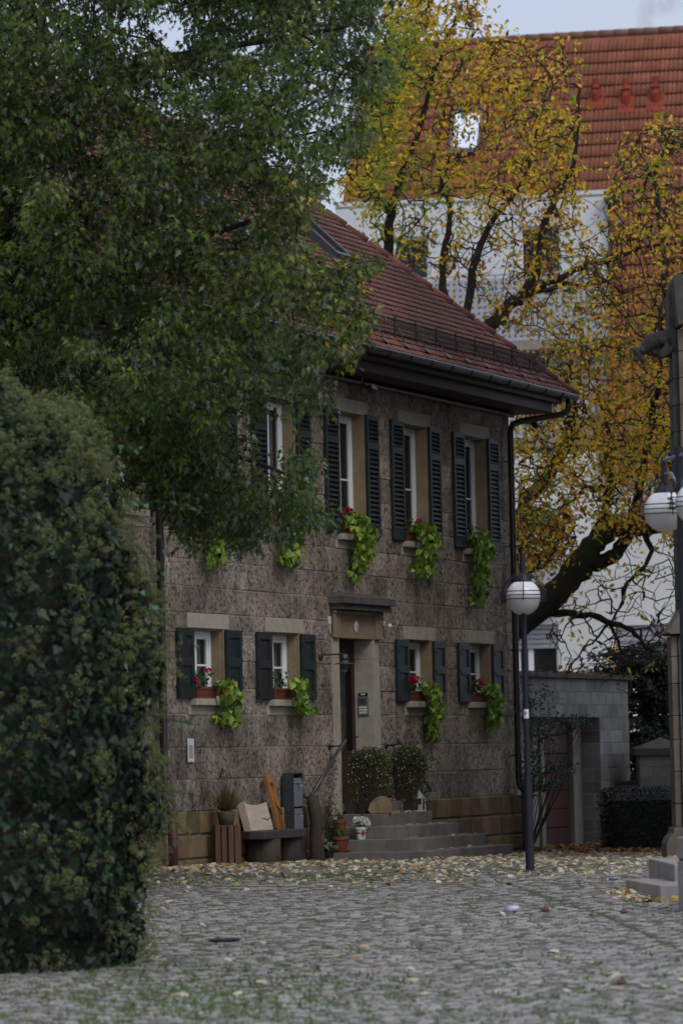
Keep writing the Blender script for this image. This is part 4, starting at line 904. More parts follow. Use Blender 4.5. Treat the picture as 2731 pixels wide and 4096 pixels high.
# wine crate
th = Thing('wooden_crate', 'dark brown slatted wooden crate standing on end under a basket of grass', 'crate', tuple(uw(44.02, .30)), R_(9))
gz0 = float(G(uw(44.02, .30)[1]))
for x in (-.125, -.045, .04, .118): m = MB(); wd_ = .035 if abs(x) > .1 else .034; m.box(x-wd_, x+wd_-.004, -.135, -.121, 0, .53, 0, .002); m.build('slat', M['cratewood'], th)
for y in (-.085, 0, .085): m = MB(); m.box(-.160, -.148, y-.036, y+.036, 0, .53, 0, .002); m.build('slat', M['cratewood'], th); m = MB(); m.box(.148, .160, y-.036, y+.036, 0, .53, 0, .002); m.build('slat', M['cratewood'], th)
m = MB(); m.box(-.147, .147, -.12, .12, .515, .53); m.build('end_board', M['cratewood'], th); m = MB(); m.box(-.147, .147, -.12, .12, .0, .018); m.build('end_board', M['cratewood'], th)
m = MB(); m.box(-.147, .147, .1, .112, .018, .515); m.build('bottom_board', M['cratewood'], th)
for x in (-.14, .14):
    for y in (-.11, .095): m = MB(); m.box(x-.012, x+.012, y-.009, y+.009, .018, .514); m.build('corner_post', M['cratewood'], th)
def pot_prof(r0, r1, h, rim=.012): return [(0, 0), (r0, 0), (r1, h*.82), (r1+rim, h*.82), (r1+rim, h), (r1-.006, h), (r1-.01, h*.93), (0, h*.93)]
M['drygrass'] = leafmat('ornamental_grass', [(0, (.10, .09, .03)), (.5, (.15, .13, .045)), (1, (.20, .11, .04))], .3, .7)
bp = uw(44.02, .30); th = Thing('grass_basket', 'woven basket planted with fine brownish ornamental grass on top of the crate', 'plant basket', (bp[0], bp[1], gz0+.531), 0)
m = MB(); m.lathe([(0, 0), (.085, 0), (.118, .15), (.124, .17), (.110, .17), (.10, .15), (0, .14)], 22); m.build('basket', M['basket'], th, smooth=True)
n = 420; a = rng.random(n)*6.28; el = rng.uniform(.25, 1.0, n); P = np.column_stack([np.cos(a)*.05*rng.random(n), np.sin(a)*.05*rng.random(n), np.full(n, .15)])+np.array([bp[0], bp[1], gz0+.531])
tip = unit(np.column_stack([np.cos(a)*(1-el), np.sin(a)*(1-el), .35+el])); Rm = frames(tip, rdir(n))
gl = ([(-.012, 0, 0), (.012, 0, 0), (.010, .55, .03), (-.010, .55, .03), (.0, 1, -.12)], [[0, 1, 2, 3], [3, 2, 4]])
scatter('grass_blades', gl, P, Rm, rng.uniform(.2, .40, n), M['drygrass'], th)
P = np.array([(bp[0]+x, bp[1], gz0+.531+z) for x, z in ((-.05, .62), (-.03, .66), (.01, .60), (-.07, .58), (-.02, .55), (.0, .64))])
scatter('red_leaf', OVAL, P, frames(rdir(6)*.5+ZV, rdir(6)), .06, leafmat('dark_red_leaf', [(0, (.15, .012, .012)), (1, (.22, .02, .015))], .3), th, stuff=False)
m = MB()
for x in (-.05, -.02, .01): m.tube([(0, 0, .15), (x, 0, .62)], .003, 4)
m.build('thin_stalks', M['twig'], th)
# upright stump post
th = Thing('old_vine_stump', 'tall crooked weathered vine trunk standing between letterbox column and steps', 'tree stump', tuple(uw(46.98, .28)), 0)
m = MB(); m.tube([(0, 0, -.05), (.0, 0, .12), (-.02, .0, .35), (.01, 0, .55), (-.03, 0, .75), (-.05, 0, .90)], [.125, .10, .085, .095, .085, .075], 14); m.tube([(0, 0, .5), (.06, -.03, .46), (.10, -.04, .52)], [.05, .035, .02], 8); m.build('stump', M['barklog'], th, smooth=True)
# pots on the left of the steps
def clump(name, c, r, n, size, mat, th, tmpl=OVAL, h=1.0, up=.6, stuff=True):
    d = rdir(n); P = np.array(c)+d*(rng.random(n)**.45)[:, None]*r*np.array([1, 1, h]); return scatter(name, tmpl, P, frames(rdir(n)+ZV*.1, unit(d*.7+ZV*up+rdir(n)*.4)), rng.uniform(.6, 1.2, n)*size, mat, th, stuff=stuff)
def potted(name, label, cat, pos, r0, r1, h, mat, group=None):
    t_ = Thing(name, label, cat, pos, 0, group); m = MB(); m.lathe(pot_prof(r0, r1, h), 22); m.build('pot', mat, t_, smooth=False); m = MB(); m.lathe([(0, h*.9), (r1-.01, h*.9)], 16); m.build('soil', M['dirt'], t_); return t_
p1 = uw(47.66, .33, .082); t_ = potted('flower_pot', 'larger terracotta pot with saucer on the lowest step, left of the flight', 'flower pot', tuple(p1), .075, .115, .20, M['terracotta'])
m = MB(); m.lathe([(0, -.004), (.13, -.004), (.145, .018), (.13, .018), (0, .006)], 22); m.build('saucer', M['terracotta'], t_)
clump('succulent_shoots', (p1[0], p1[1], p1[2]+.26), .10, 60, .06, M['gerleaf'], t_)
p2 = uw(47.96, .20, .238); t_ = potted('flower_pot', 'smaller orange terracotta pot with a red bloom on the second step beside the wall', 'flower pot', tuple(p2), .06, .088, .27, M['terracotta'])
clump('small_plant', (p2[0], p2[1], p2[2]+.30), .07, 40, .045, M['gerleaf'], t_)
clump('red_bloom', (p2[0], p2[1], p2[2]+.34), .025, 16, .025, M['red'], t_, stuff=False)
p3 = uw(47.93, .52, .238); t_ = potted('flower_pot', 'white pot with a red ribbon holding a dome of white chrysanthemums', 'flower pot', tuple(p3), .055, .075, .165, M['porcelain'])
m = MB(); m.lathe([(.062, .075), (.0675, .075), (.0695, .095), (.064, .095)], 20); m.box(.02, .05, -.085, -.06, .06, .12); m.build('ribbon', simple('red_ribbon', (.25, .02, .03), bstr=0), t_)
M['mum'] = leafmat('white_mum_petals', [(0, (.55, .60, .50)), (1, (.70, .72, .64))], .2, .6)
for k in range(17):
    d = rdir(1)[0]; d[2] = abs(d[2])*.8+.05; c = p3+np.array([0, 0, .20])+unit(d)*np.array([.115, .115, .085]); n = 26; dd = rdir(n); P = c+dd*.016
    scatter('bloom', oval_leaf(.3), P, frames(dd, rdir(n)), .030, M['mum'], t_, stuff=False)
clump('mum_leaves', (p3[0], p3[1], p3[2]+.19), .09, 70, .04, M['gerleaf'], t_, h=.6)
p4 = uw(47.28, .30); t_ = potted('flower_pot', 'low dark pot with grey-green lobed leaves on the ground by the stump', 'flower pot', tuple(p4+ZV*.07), .075, .095, .12, M['black'])
clump('lobed_leaves', (p4[0]+.02, p4[1], p4[2]+.24), .13, 34, .085, leafmat('grey_green_leaf', [(0, (.10, .16, .11)), (1, (.16, .22, .15))], .25), t_, IVY, .65, 1.0)
m = MB(); m.box(-.10, .09, -.07, .07, -.075, -.0, 0, .01); m.build('stone_foot', M['granite'], t_)
# tall side planters with cascading white-flowered plants
M['casc'] = leafmat('cascading_foliage', [(0, (.035, .06, .015)), (.5, (.065, .10, .022)), (.8, (.10, .12, .035)), (1, (.17, .085, .03))], .3, .6, sc=2)
M['cream'] = leafmat('tiny_white_flower', [(0, (.55, .56, .52)), (1, (.70, .70, .68))], .2)
def planter(pos, label, plaq, rx, shift):
    t_ = Thing('tall_planter', label, 'planter', tuple(pos), HROT, 'tall brown planters on both sides of the door')
    m = MB(); s0, s1, hh = .12, .15, .62; m.add([(-s0, -s0, 0), (s0, -s0, 0), (s0, s0, 0), (-s0, s0, 0), (-s1, -s1, hh), (s1, -s1, hh), (s1, s1, hh), (-s1, s1, hh)], [[0, 3, 2, 1], [4, 5, 6, 7], [0, 1, 5, 4], [1, 2, 6, 5], [2, 3, 7, 6], [3, 0, 4, 7]])
    m.build('planter_box', simple('dark_brown_planter', (.045, .028, .026), rough=.55, bstr=.1), t_)
    m = MB()
    for side_ in (0, 1):
        for k in range(14):
            a = k*.75; r = .012+.004*k; x, z = r*math.cos(a)*.9, .33+r*math.sin(a)*2.0
            m.ball((x, -.150-.01*(z/.6)+.012, z) if side_ else (-.150-.01*(z/.6)+.012, x, z), .012, 6, 4)
    m.build('scroll_relief', M['black'], t_)['kind'] = 'stuff'
    c = np.array(pos)+ZV*.72; n = 6500; a = rng.random(n)*6.283; q = rng.random(n)
    rad = rx*np.sqrt(np.clip(q, .05, 1)); strand = .55+.45*noise2(np.column_stack([a*3.0+9, q*1.5+3]), .5, 44)+.25*np.sin(a*9); drop = rng.random(n)**.8*(.40+.72*(rad/rx)**2)*strand; hang = np.where(rng.random(n) < .75, 1, .3)
    P = np.column_stack([c[0]+np.cos(a)*rad, c[1]+np.sin(a)*rad*.75+shift, c[2]+.14*(1-(rad/rx)**2)+.05-drop*hang*.75+rng.normal(0, .02, n)])
    scatter('cascading_foliage', OVAL, P, frames(unit(rdir(n)*.8-ZV*.7), rdir(n)+ZV*.4), rng.uniform(.018, .036, n), M['casc'], t_)
    k = rng.choice(n, 150, replace=False); pf = P[k]+np.column_stack([np.cos(a[k]), np.sin(a[k]), np.zeros(150)])*.025
    scatter('tiny_flowers', octa(), pf, frames(rdir(150), rdir(150)), .0105, M['cream'], t_)
    m = MB()
    for j in range(26): an = rng.random()*6.28; m.tube([(0, 0, .60), (.5*rx*math.cos(an), .4*rx*math.sin(an), .80), (rx*.95*math.cos(an), rx*.75*math.sin(an), .68), (rx*math.cos(an), rx*.8*math.sin(an), .25+.3*rng.random())], .003, 3)
    m.build('trailing_stems', M['twig'], t_); return t_
planter(uw(48.55, .42, .572), 'tall planter left of the door with white-flecked cascading green plant', None, .29, 0)
planter(uw(49.93, .42, .572), 'tall planter right of the door with rust-tinged cascading plant and lantern beside it', None, .30, 0)
# log slice
t_ = Thing('log_slice', 'half-round slice of a log with pale cut face lying on the top steps', 'log slice', tuple(uw(48.50, .58, .572)), HROT-R_(58))
m = MB(); pl = [(-.15, 0), (-.19, .05), (-.16, .13), (-.10, .20), (-.02, .245), (.06, .24), (.13, .20), (.17, .12), (.17, .04), (.14, 0)]
m.prism(pl, -.07, .07, 'y'); m.build('log_slice_body', M['barklog'], t_); m = MB(); m.prism([(x*.95, y*.96+.004) for x, y in pl], -.074, -.0702, 'y'); m.build('cut_face', simple('cut_wood_face', (.24, .16, .085), (.13, .085, .045), .8, 5, 20, .4, .004), t_)
# lantern
t_ = Thing('garden_lantern', 'small white metal garden lantern standing on the steps right of the door', 'lantern', tuple(uw(50.02, .56, .572)), HROT)
m = MB(); m.lathe([(.075, .175), (.082, .18), (.055, .215), (.050, .235), (.025, .255), (.012, .27), (.014, .29), (0, .31)], 16); m.build('roof', M['porcelain'], t_, smooth=True)
for x in (-.062, .062):
    for y in (-.062, .062): m = MB(); m.box(x-.005, x+.005, y-.005, y+.005, .0, .178); m.build('post', M['porcelain'], t_)
m = MB(); m.box(-.07, .07, -.07, .07, 0, .012); m.build('base', M['porcelain'], t_); m = MB(); m.lathe([(0, .012), (.025, .012), (.025, .09), (0, .095)], 14); m.build('candle', M['cream'], t_)
m = MB(); m.ring((0, 0, .32), .018, .003); m.build('ring_handle', M['porcelain'], t_)
# dark metal pot right of the lantern with grass
p5 = uw(50.28, .42, .41); t_ = potted('flower_pot', 'grey pot with tufted green leaves at the right end of the steps', 'flower pot', tuple(p5), .07, .10, .26, M['greymetal']); clump('tuft', (p5[0], p5[1], p5[2]+.33), .12, 60, .09, M['gerleaf'], t_, OVAL, 1.1)
# climbing rose by the door and a bush left of the steps
def shrub(name, label, cat, base, pts_r, leafm, n, size, stemm='twig', tmpl=OVAL, group=None, stalks=9):
    t_ = Thing(name, label, cat, tuple(base), 0, group); P = []
    for (c, r, k) in pts_r: d = rdir(k); P.append(np.array(c)+d*(rng.random(k)**.4)[:, None]*np.array(r))
    P = np.concatenate(P); nn = len(P); scatter('foliage', tmpl, P, frames(rdir(nn)-ZV*.2, rdir(nn)+ZV*.7), rng.uniform(.6, 1.25, nn)*size, leafm, t_)
    m = MB(); b = np.array(base)
    for k in range(stalks):
        e = P[rng.integers(0, nn)]; mid = b*.5+e*.5+rdir(1)[0]*.08; m.tube([b+rdir(1)[0]*[.04, .04, 0], mid, e], [.010, .006, .003], 5)
    m.build('stems', M[stemm], t_, world=True); return t_
M['darkleaf'] = leafmat('dark_shrub_leaf', [(0, (.018, .045, .028)), (.6, (.03, .07, .04)), (1, (.05, .085, .03))], .25, .4)
b = uw(51.15, .12)
shrub('climbing_rose', 'thin wispy climbing rose on the wall right of the door', 'climbing rose', b, [(uw(51.0, .12, 1.45), (.22, .22, .35), 150), (uw(51.4, .10, 1.35), (.3, .3, .25), 90), (uw(50.75, .15, 1.15), (.25, .25, .30), 170), (uw(51.1, .10, 1.9), (.12, .12, .2), 30), (uw(51.0, .2, .8), (.2, .2, .3), 110)], M['darkleaf'], 0, .038)
b = uw(47.75, .16, .08)
shrub('potted_conifer', 'dark narrow twiggy evergreen growing beside the left door jamb', 'evergreen', b, [(uw(47.85, .14, .75), (.10, .12, .35), 260), (uw(47.75, .16, .45), (.16, .16, .22), 220), (uw(48.0, .14, 1.2), (.06, .06, .3), 60)], M['darkleaf'], 0, .03)
# litter
cn = on_ground(2048, 3650); t_ = Thing('drink_can', 'crushed blue and white drink can lying on the cobbles', 'can', (cn[0], cn[1], cn[2]+.037), R_(8))
m = MB(); k = [(0, -.062), (.022, -.062), (.031, -.054), (.032, .045), (.025, .060), (.021, .062), (0, .060)]; m.lathe(k, 18); me = m.mesh('can_body', simple('blue_white_can', (.03, .07, .28), (.62, .64, .68), .3, 9, 20, 0, metal=0), True); me.transform(Matrix.Rotation(R_(90), 4, 'Y')); link('can_body', me, t_)
pn = on_ground(2451, 3524); t_ = Thing('blue_pen', 'thin blue plastic stick lying among the leaves before the church steps', 'litter', (pn[0], pn[1], pn[2]+.016), R_(-12)); m = MB(); m.tube([(-.05, 0, 0), (.05, 0, 0)], .008, 8); m.build('pen_barrel', simple('blue_plastic', (.03, .06, .22), bstr=0), t_); m = MB(); m.tube([(-.07, 0, 0), (-.0505, 0, 0)], .009, 8); m.build('pen_cap', M['porcelain'], t_)
mh = on_ground(898, 3765); t_ = Thing('manhole_cover', 'small round dark iron cover set flush in the cobbles', 'manhole cover', (mh[0], mh[1], mh[2]+.012), 0); m = MB(); m.lathe([(0, 0), (.14, 0), (.14, .008), (.12, .008), (.118, .004), (0, .004)], 26); m.build('cover', M['iron'], t_)
for px, py in ((2484, 3942), (2493, 3657), (2180, 3648)):
    c_ = on_ground(px, py); t_ = Thing('chestnut_husk', {2484: 'brown husk alone on the cobbles near the lower right corner', 2493: 'tiny dark husk near the mossy curved border line', 2180: 'small dark cone on the cobbles right of the drink can'}[px], 'husk', (c_[0], c_[1], c_[2]+.022), 0)
    m = MB(); m.ball((0, 0, 0), .028, 10, 7, sc=(1.2, 1, .8)); 
    for d in rdir(14): m.tube([d*.02, d*.038], [.008, .001], 4)
    m.build('husk', simple('brown_husk', (.07, .02, .012), (.12, .05, .03)), t_)
# ================================================================== GLOBE LAMPS
def globe_lamp(label, base, top, rp, hang_angle, Rg=.20, arm=.50, low=None, sticker=False):
    t_ = Thing('globe_lamp', label, 'street lamp', tuple(base), 0, 'dark blue globe lamps on the square')
    Ht = top-base[2]; m = MB()
    m.tube([(0, 0, 0), (0, 0, 1.02), (0, 0, 1.05)], [rp*1.55, rp*1.5, rp*1.05], 16); m.tube([(0, 0, 1.05), (0, 0, Ht)], [rp, rp*.95], 14)
    m.tube([(0, 0, 1.03), (0, 0, 1.075)], rp*1.65, 16); m.build('pole', M['bluelamp'], t_, smooth=False)
    za = Ht-.08
    for k in range(2):
        a = hang_angle+math.pi*k; dx, dy = math.cos(a), math.sin(a); cx, cy = dx*arm, dy*arm
        cz2 = Ht-(.56 if arm > .4 else .50)
        m = MB(); m.tube([(dx*rp, dy*rp, za), (cx, cy, za)], .017, 8); ao = m.build('arm', M['bluelight'], t_)
        m = MB(); m.tube([(dx*rp, dy*rp, za-.36), (dx*rp+dx*.04, dy*rp+dy*.04, za-.25), (dx*arm*.55, dy*arm*.55, za-.14), (cx, cy, za-.13)], [.018, .016, .013, .010], 7); m.build('brace', M['bluelight'], t_)
        m = MB(); m.tube([(cx, cy, cz2+Rg+.05), (cx, cy, za+.03)], .024, 10); m.tube([(cx, cy, cz2+Rg+.06), (cx, cy, cz2+Rg+.14)], .032, 10); ho = m.build('hanger', M['bluelamp'], t_)
        m = MB(); m.lathe([(.105, Rg*.86), (.100, Rg*.93), (.05, Rg+.05), (.03, Rg+.075), (0, Rg+.08)], 24, (cx, cy, cz2)); m.build('cap', M['bluelamp'], t_, smooth=True)
        m = MB(); m.ball((0, 0, 0), Rg, 36, 24); me = m.mesh('globe', M['globe'], True); o = bpy.data.objects.new('globe', me); o.location = (cx, cy, cz2); o.parent = t_.o; COL.objects.link(o)
        m = MB(); 
        for j in range(4):
            b = math.pi/4*0+math.pi/2*j+hang_angle; ux, uy = math.cos(b), math.sin(b); Rc = Rg*1.25
            pts = [(cx+ux*Rc*math.sin(q), cy+uy*Rc*math.sin(q), cz2+Rc*math.cos(q)+.02) for q in np.linspace(.10, math.pi/2, 10)]+[(cx+ux*Rc, cy+uy*Rc, cz2-.05)]
            mm = MB(); mm.tube(pts, .0065, 6); mm.build('cage_rib', M['bluelamp'], t_, smooth=True)
        for h in (.055, .012, -.032):
            mm = MB(); mm.ring((cx, cy, cz2+h), Rg*1.34, .0055, 36, 5); mm.build('cage_ring', M['bluelamp'], t_)
    if sticker:
        vd = np.array([0, 0, 0.])-np.array(base); aa = math.atan2(vd[1], vd[0]); zs = at(2120, 2855, base[1])[2]-base[2]; r = rp+.0025; m = MB(); v = []; n = 9
        for z in (zs-.052, zs+.052):
            for k in range(n): b = aa+(-.95+1.9*k/(n-1)); v.append((r*math.cos(b), r*math.sin(b), z))
        m.add(v, [[k, k+1, n+k+1, n+k] for k in range(n-1)]); so = m.build('sticker', M['porcelain'], t_)
        m = MB(); r += .002; v = []
        for b, z in ((-.55, zs+.032), (-.55, zs-.026), (-.05, zs-.014), (.5, zs+.003), (-.05, zs+.018)): bb = aa+b; v.append((r*math.cos(bb), r*math.sin(bb), z))
        m.add(v, [[0, 1, 2, 3, 4]]); m.build('blue_triangle', simple('blue_print', (.015, .05, .22), bstr=0), t_, so)
        m = MB(); v = [(r*math.cos(aa+b), r*math.sin(aa+b), z) for z in (zs-.043, zs-.037) for b in (-.6, 0, .6)]; m.add(v, [[0, 1, 4, 3], [1, 2, 5, 4]]); m.build('printed_line', M['silver'], t_, so)
lp = on_ground(2119, 3486)
globe_lamp('dark blue globe lamp post with small arrow sticker in front of the house corner', lp, at(2103, 2212, lp[1])[2], .032, R_(-92.5), .192, .26, sticker=True)
l2 = at(2714, 1788, 35.3); globe_lamp('taller dark blue lamp post at the right edge with two caged white globes on arms', (l2[0]-.0, l2[1], float(G(35.3))), l2[2], .040, R_(-78), .198, .50)
# ================================================================== CHURCH CORNER ON THE RIGHT
ch = Thing('church_buttress', 'grey-brown sandstone corner of a church with gabled buttress at the right edge', 'church', (5.0, 48.5, -.1), 0)
def cbox(m, x0, x1, y0, y1, z0, z1, b=.012): m.box(x0-5.0, x1-5.0, y0-48.5, y1-48.5, z0+.1, z1+.1, 0, b)
Yc = 48.5; X = lambda dx: atd(dx, 1300, Yc)[0]; Zc = lambda dy, dx=1545: atd(dx, dy, Yc)[2]
xl = atd(1552, 1100, Yc)[0]; zt0 = Zc(755); zmid = Zc(1440)
random.seed(9); z = zmid
while z < zt0-.02:
    h = min(random.choice((.30, .34, .36)), zt0-z); m = MB(); cbox(m, xl+.07, xl+.62+.2*random.random(), Yc, Yc+.6, z+.003, z+h-.003, .006); m.build('stone_block', M['churchstone'], ch)
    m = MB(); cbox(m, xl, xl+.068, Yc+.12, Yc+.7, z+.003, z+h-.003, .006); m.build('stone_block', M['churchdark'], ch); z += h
m = MB(); cbox(m, 5.6, 14, Yc+.71, Yc+10, -.3, 15); m.build('church_wall', M['churchstone'], ch)
m = MB(); cbox(m, xl+.85, xl+2.2, Yc+.02, Yc+.6, -.3, zt0+.6); m.build('buttress_core', M['churchstone'], ch)
# gable cap slab
a = atd(1540, 632, Yc); zt_ = a[2]; zb = atd(1537, 752, Yc)[2]
m = MB(); x0 = a[0]-5.0; zz0 = .1
m.prism([(x0, zt_-.10+zz0), (x0+.02, zt_-.03+zz0), (x0+.06, zt_+zz0), (x0+1.6, zt_+.02+zz0), (x0+1.6, zb+1.2+zz0), (x0+.5, zb+.52+zz0), (x0+.13, zb+.02+zz0), (x0+.05, zb+zz0)], -.22, .62, 'y'); bevel(m.build('gable_cap', M['churchdark'], ch), .012)
m = MB(); m.prism([(x0+.14, zt0+.1), (x0+1.6, zt0+.1), (x0+1.6, zb+1.28+zz0), (x0+.14, zb-.02+zz0)], .005, .60, 'y'); m.build('gable_stone', M['churchstone'], ch)
m = MB(); cbox(m, a[0]-.03, a[0]+.05, Yc+.2, Yc+.7, zb-.14, zt_-.2, .01); m.build('cap_side', M['churchdark'], ch)
# weathering slope and lower, wider shaft
a = atd(1524, 1455, Yc); t0 = atd(1562, 1402, Yc); m = MB()
m.prism([(a[0]-5.0, a[2]+.1), (a[0]-5.0+.03, a[2]+.1+.04), (t0[0]-5.0, t0[2]+.1+.03), (t0[0]-5.0+1.5, t0[2]+.13), (t0[0]-5.0+1.5, a[2]+.1-.02), (a[0]-5.0+.05, a[2]+.1-.02)], -.42, .6, 'y'); bevel(m.build('weathering_slab', M['churchstone'], ch), .008)
xl2 = atd(1538, 1600, Yc)[0]; z = Zc(1900); zt1 = Zc(1462)
while z < zt1-.02:
    h = min(random.choice((.30, .34, .40)), zt1-z); m = MB(); cbox(m, xl2, xl2+.085, Yc-.30, Yc+.3, z+.003, z+h-.003, .006); m.build('stone_block', M['churchstone'], ch)
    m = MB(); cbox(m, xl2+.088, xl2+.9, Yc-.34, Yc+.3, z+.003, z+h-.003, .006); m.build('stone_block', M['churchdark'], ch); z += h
a = atd(1522, 1925, Yc); xf = a[0]-5.0; zf = Zc(1925)+.1
m = MB(); m.prism([(xf+.10, zf+.14), (xf+.085, zf+.07), (xf+.03, zf+.01), (xf, zf-.06), (xf, -.0), (xf+1.2, -.0), (xf+1.2, zf+.14)], -.46, .3, 'y'); bevel(m.build('moulded_base', M['churchstone'], ch), .008)
# gargoyle
m = MB(); gx = lambda dx, dy, yo=0: atd(dx, dy, Yc+.25+yo)
def gp(px, py, yo=0): p = at(2350+px/4.115, 1050+py/4.115, Yc+.25+yo); return p-np.array([5.0, 48.5, -.1])
m.tube([gp(1460, 1270), gp(1330, 1265), gp(1180, 1280), gp(1040, 1320), gp(960, 1390), gp(900, 1440)], [.13, .125, .12, .115, .085, .06], 12)
m.tube([gp(980, 1420), gp(880, 1450), gp(800, 1470)], [.055, .06, .05], 10)
m.ball(gp(830, 1490), .062, 12, 9, sc=(1.1, .9, 1.2)); m.ball(gp(770, 1430), .038, 10, 7, sc=(1.1, 1, .9)); m.tube([gp(800, 1520), gp(780, 1600), gp(830, 1625)], [.035, .045, .028], 8); m.tube([gp(860, 1560), gp(940, 1640)], [.045, .03], 8)
m.tube([gp(870, 1400, -.05), gp(905, 1470, -.07)], [.028, .018], 6)
for yo in (-.10, .10):
    m.tube([gp(1180, 1310, yo), gp(1270, 1290, yo), gp(1300, 1400, yo*1.2), gp(1190, 1520, yo*1.2)], [.055, .06, .045, .045], 10)
    m.tube([gp(1180, 1540, yo*1.2), gp(1290, 1490, yo*1.2), gp(1420, 1400, yo)], [.05, .042, .045], 10); m.tube([gp(1150, 1520, yo), gp(1210, 1570, yo)], [.035, .035], 8)
m.tube([gp(1050, 1480), gp(1300, 1470), gp(1460, 1440)], [.06, .08, .08], 10)
go = m.build('gargoyle', simple('dark_gargoyle_stone', (.035, .034, .033), (.07, .065, .06), .95, 9, 40, .8, .006, spec=.15), ch, smooth=True); r = go.modifiers.new('r', 'REMESH'); r.mode = 'VOXEL'; r.voxel_size = .012; r.use_smooth_shade = True; s_ = go.modifiers.new('s', 'SMOOTH'); s_.iterations = 2
go['label'] = 'crouching winged stone gargoyle jutting from the buttress'
# church steps
cs_ = Thing('church_steps', 'two pale stone steps at the foot of the church on the right', 'steps', (3.6, 37.5, float(G(37.5))-.05), 0)
g37 = float(G(37.5))
m = MB(); m.prism([(2.95-3.6, 36.75-37.5), (2.95-3.6+2.4, 36.55-37.5), (2.77-3.6+2.6, 38.75-37.5+.2), (2.77-3.6, 38.75-37.5)], -.1, .20, 'z'); bevel(m.build('step', M['cstep'], cs_), .012)
m = MB(); m.prism([(3.17-3.6, 37.7-37.5), (3.17-3.6+2.4, 37.5-37.5), (3.10-3.6+2.4, 40.2-37.5), (3.10-3.6, 40.0-37.5)], .0, .37, 'z'); bevel(m.build('step', M['cstep'], cs_), .012)
sp_ = at(2713, 3348, 35.6); sg_ = float(G(35.6)); t_ = Thing('stone_post', 'short squared grey stone post with a dark groove at the right picture edge', 'stone post', (sp_[0]+.14, 35.6, sg_), R_(4)); hh = sp_[2]-sg_
m = MB(); m.box(-.14, .14, -.14, .14, -.05, hh-.22, 0, .01); m.build('shaft', M['cstep'], t_); m = MB(); m.box(-.14, .14, -.14, .14, hh-.20, hh, 0, .01); m.build('post_head', M['cstep'], t_); m = MB(); m.box(-.125, .125, -.125, .125, hh-.219, hh-.201); m.build('groove', M['iron'], t_); m = MB(); m.box(-.10, .0, -.146, -.141, hh-.13, hh-.03); m.build('notice_plate', M['silver'], t_)
# ================================================================== GARAGE OF CONCRETE BLOCKS
GW = -.95
def gfac(px, py): return fac(px, py, GW)
ul, zc1 = gfac(2080, 2700)[0]-3.5, gfac(2500, 2722)[1]; ur = gfac(2508, 2722)[0]; zcap1 = zc1+.0
gb = Thing('block_garage', 'flat garage of grey concrete blocks with recessed brown door', 'garage', tuple(((ul)*D_+(GW-20)*N_)[:2])+(0,), HROT)
def GBx(m, u0, u1, w0, w1, z0, z1, b=0.0): m.box(u0-ul, u1-ul, -(w1-GW), -(w0-GW), z0, z1, 0, b)
ztop = zc1; zcapt = ztop+.085; ol, oru, ozt = gfac(2086, 2848)[0]-1.2, gfac(2396, 2850)[0], gfac(2396, 2850)[1]; gz_ = -.35
print('garage', ul, ur, ztop, ol, oru, ozt)
random.seed(21); m = MB(); GBx(m, ul, ol, GW-.6, GW-.012, gz_, ztop); GBx(m, ol, oru, GW-.6, GW-.012, ozt, ztop); GBx(m, oru, ur, GW-.34, GW-.012, gz_, ztop); GBx(m, ur-.3, ur-.012, GW-6, GW-.342, gz_, ztop); m.build('wall_core', M['blockmortar'], gb)
nrow = 13; rh = (ztop-(-.24))/nrow
for r in range(nrow):
    z0, z1 = -.24+r*rh, -.24+(r+1)*rh
    for a, b in (((ul, ol), (oru, ur)) if z1 < ozt+.05 else ((ul, ur),)):
        x = a-(.2 if r % 2 else 0)
        while x < b-.01:
            e = min(x+.40, b); s = max(x, a)
            if e-s > .02: m = MB(); GBx(m, s+.006, e-.006 if e < b-.001 else b, GW-.03, GW+.003, z0+.006, z1-.006, .004); m.build('block', M['block'], gb)
            x += .40
    if z1 < ozt+.05:   # reveal blocks (deep right jamb) and the end face
        for k, w in enumerate(np.arange(-.34-(r % 2)*.2, 0, .4)):
            w0, w1 = max(w, -.34), min(w+.4, 0)
            if w1-w0 > .03: m = MB(); m.box(oru-ul-.004, oru-ul+.02, -w1+.006, -w0-.006, z0+.006, z1-.006, 0, .003); m.build('block', M['block'], gb)
m = MB(); x = ul
while x < ur+.1: m = MB(); GBx(m, x+.004, min(x+.5, ur+.11)-.004, GW-.6, GW+.10, ztop+.002, zcapt, .01); m.build('cap_slab', M['capconc'], gb); x += .5
wd_ = -.34
m = MB(); uA, zA = fac(2172, 2850, GW+wd_)[0], 0; uB = fac(2287, 2850, GW+wd_)[0]; uC = fac(2330, 2850, GW+wd_)[0]

for q0, q1 in ((uB, uC), (ol, uA-.35), (uA-.18, uA)): m = MB(); GBx(m, q0, q1, GW-.50, GW-.342, gz_, ozt, .006); m.build('door_pillar', M['conc'], gb)
m = MB(); GBx(m, uA-.35, uA-.18, GW-.50, GW-.40, gz_, ozt); m.build('side_panel', M['conc'], gb)
m = MB(); GBx(m, ol, oru, GW-.45, GW-.342, ozt-.06, ozt-.002); m.build('door_head', M['conc'], gb)
nP = 7; zb_ = -.23
for k in range(nP): h = (ozt-.06-zb_)/nP; m = MB(); GBx(m, uA, uB, GW-.46, GW-.43+.004*(k % 2), zb_+k*h+.006, zb_+(k+1)*h-.006, .006); m.build('door_section', M['garage'], gb)
m = MB(); GBx(m, uA-.6, uC, GW-.52, GW-.505, zb_, ozt); m.build('door_backing', M['iron'], gb)
m = MB(); GBx(m, uC, oru, GW-.55, GW-.36, gz_, ozt); m.build('recess_wall', M['block'], gb)
